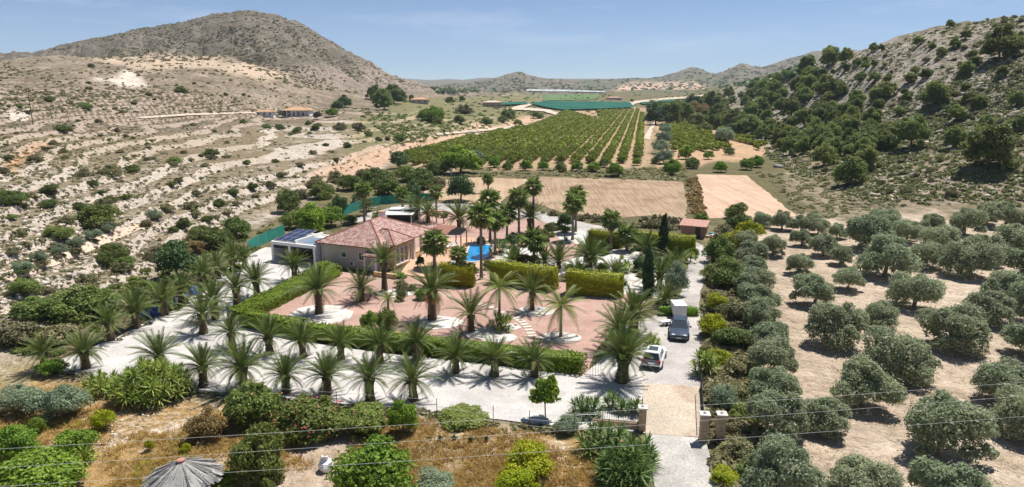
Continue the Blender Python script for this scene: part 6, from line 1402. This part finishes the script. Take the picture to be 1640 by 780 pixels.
car(c, math.atan2((pb-pa).y, (pb-pa).x), 'white hatchback parked with its rear towards the gate', WHITEP, 4.2, 1.8, 1.5, 1.25, .12, True)
pf, pr_ = P(1087, 550, 0.0), P(1088, 521, 0.0); c = (pf + pr_)/2; c.z = .03
car(c, math.atan2((pf-pr_).y, (pf-pr_).x), 'blue-grey estate car facing the gate in front of the trailer', BLUEP, 4.6, 1.88, 1.45, 1.5, .35, False)
p = P(1089.5, 513.5, 0.0); tr = thing('box_trailer', p + Vector((0, 1.0, .02)), 'white closed box trailer behind the blue-grey car', 'trailer')
MB().box(-.62, .62, -1.0, 1.0, .42, 1.55).build('box', WALLW, tr); MB().box(-.66, .66, -1.04, 1.04, 1.552, 1.62).build('lid', WHITEP, tr); MB().box(-.64, .64, -1.02, 1.02, .34, .418).build('chassis', BLACKM, tr)
for s in (-1, 1): MB().lathe([(.1,-.07),(.26,-.07),(.26,.07),(.1,.07)], 14, Matrix.Translation((s*.72, 0, .26)) @ Matrix.Rotation(math.pi/2, 4, 'Y')).build('wheel', TYRE, tr)
MB().tube([(0,-1.0,.38), (0,-1.9,.40)], .04, 6).build('drawbar', BLACKM, tr); MB().box(-.05, .05, -2.0, -1.9, .3, .5).build('coupling', BLACKM, tr)
o = thing('garden_cart', P(1068, 521, 0.0), 'small white cart beside the blue-grey car', 'cart', None, .3)
MB().box(-.7, .5, -.3, .3, .32, .5).build('tray', WALLW, o); MB().tube([(.5,0,.4), (1.2,0,.75)], .03, 5).build('handle', ALU, o)
for s in (-1, 1): MB().lathe([(.05,-.04),(.18,-.04),(.18,.04),(.05,.04)], 12, Matrix.Translation((-.2, s*.36, .18)) @ Matrix.Rotation(math.pi/2, 4, 'X')).build('wheel', TYRE, o)

# ------------------------------------------------------------------ overhead wires and a marker post
WIRE = plain('wire', (.62,.62,.62), .5, .05)
for i, (za, zb, pts_) in enumerate(((8.6, 8.6, ((0,719),(396,699),(755,676),(1180,649),(1640,612))), (8.0, 8.0, ((0,749),(371,728),(665,708),(1180,672),(1640,634))), (7.4, 7.4, ((0,779),(367,764),(737,739),(1180,706),(1640,667))))):
    a, b_ = P(*pts_[0], za), P(*pts_[-1], zb); d = (b_-a); q = []
    for k in range(49):
        t = -.25 + 1.5*k/48; q.append(a + d*t + Vector((0, 0, .5*((t-.5)**2 - .25))))
    tag(MB().tube(q, .0065, 4).build('overhead_wire', WIRE), ['upper of the three thin power wires crossing above the drive', 'middle of the three thin power wires crossing above the drive', 'lowest of the three thin power wires crossing the foreground'][i], 'wire', 'overhead power wires')
p = P(723, 281); m = MB(); m.box(-.25, .25, -.25, .25, -.1, 2.0); tag(m.build('marker_post', WALLW, None, p), 'white concrete post at the field corner behind the villa', 'post')
for i, (x, y, h) in enumerate(((53,200,9.0), (213,192,6.0), (97,170,5.0))):
    p = P(x, y); o = thing('utility_pole', p, ['dark wooden utility pole beside the pale quarry wall', 'pale concrete pole beside the hillside track', 'short pole on the tan slope'][i], 'pole'); MB().tube([(0,0,-.3), (0,0,h)], [.14, .1], 6).build('mast', BARK if i == 0 else WALLW, o); MB().box(-.7, .7, -.05, .05, h-.5, h-.4).build('crossarm', BARK, o)
# ------------------------------------------------------------------ haze
m = MB(); m.box(-9000, 9000, -900, 9400, -160, 420); hz = m.build('haze', ALU)
hm = bpy.data.materials.new('haze'); hm.use_nodes = True; ht = hm.node_tree; ht.nodes.clear(); ou = ht.nodes.new('ShaderNodeOutputMaterial'); pv = ht.nodes.new('ShaderNodeVolumePrincipled')
pv.inputs['Color'].default_value = (.70, .84, 1.0, 1); pv.inputs['Density'].default_value = 9.5e-5; pv.inputs['Anisotropy'].default_value = .0
ht.links.new(pv.outputs[0], ou.inputs['Volume']); hz.data.materials.clear(); hz.data.materials.append(hm); tag(hz, 'thin blue summer haze over the valley', 'haze', None, 'stuff')
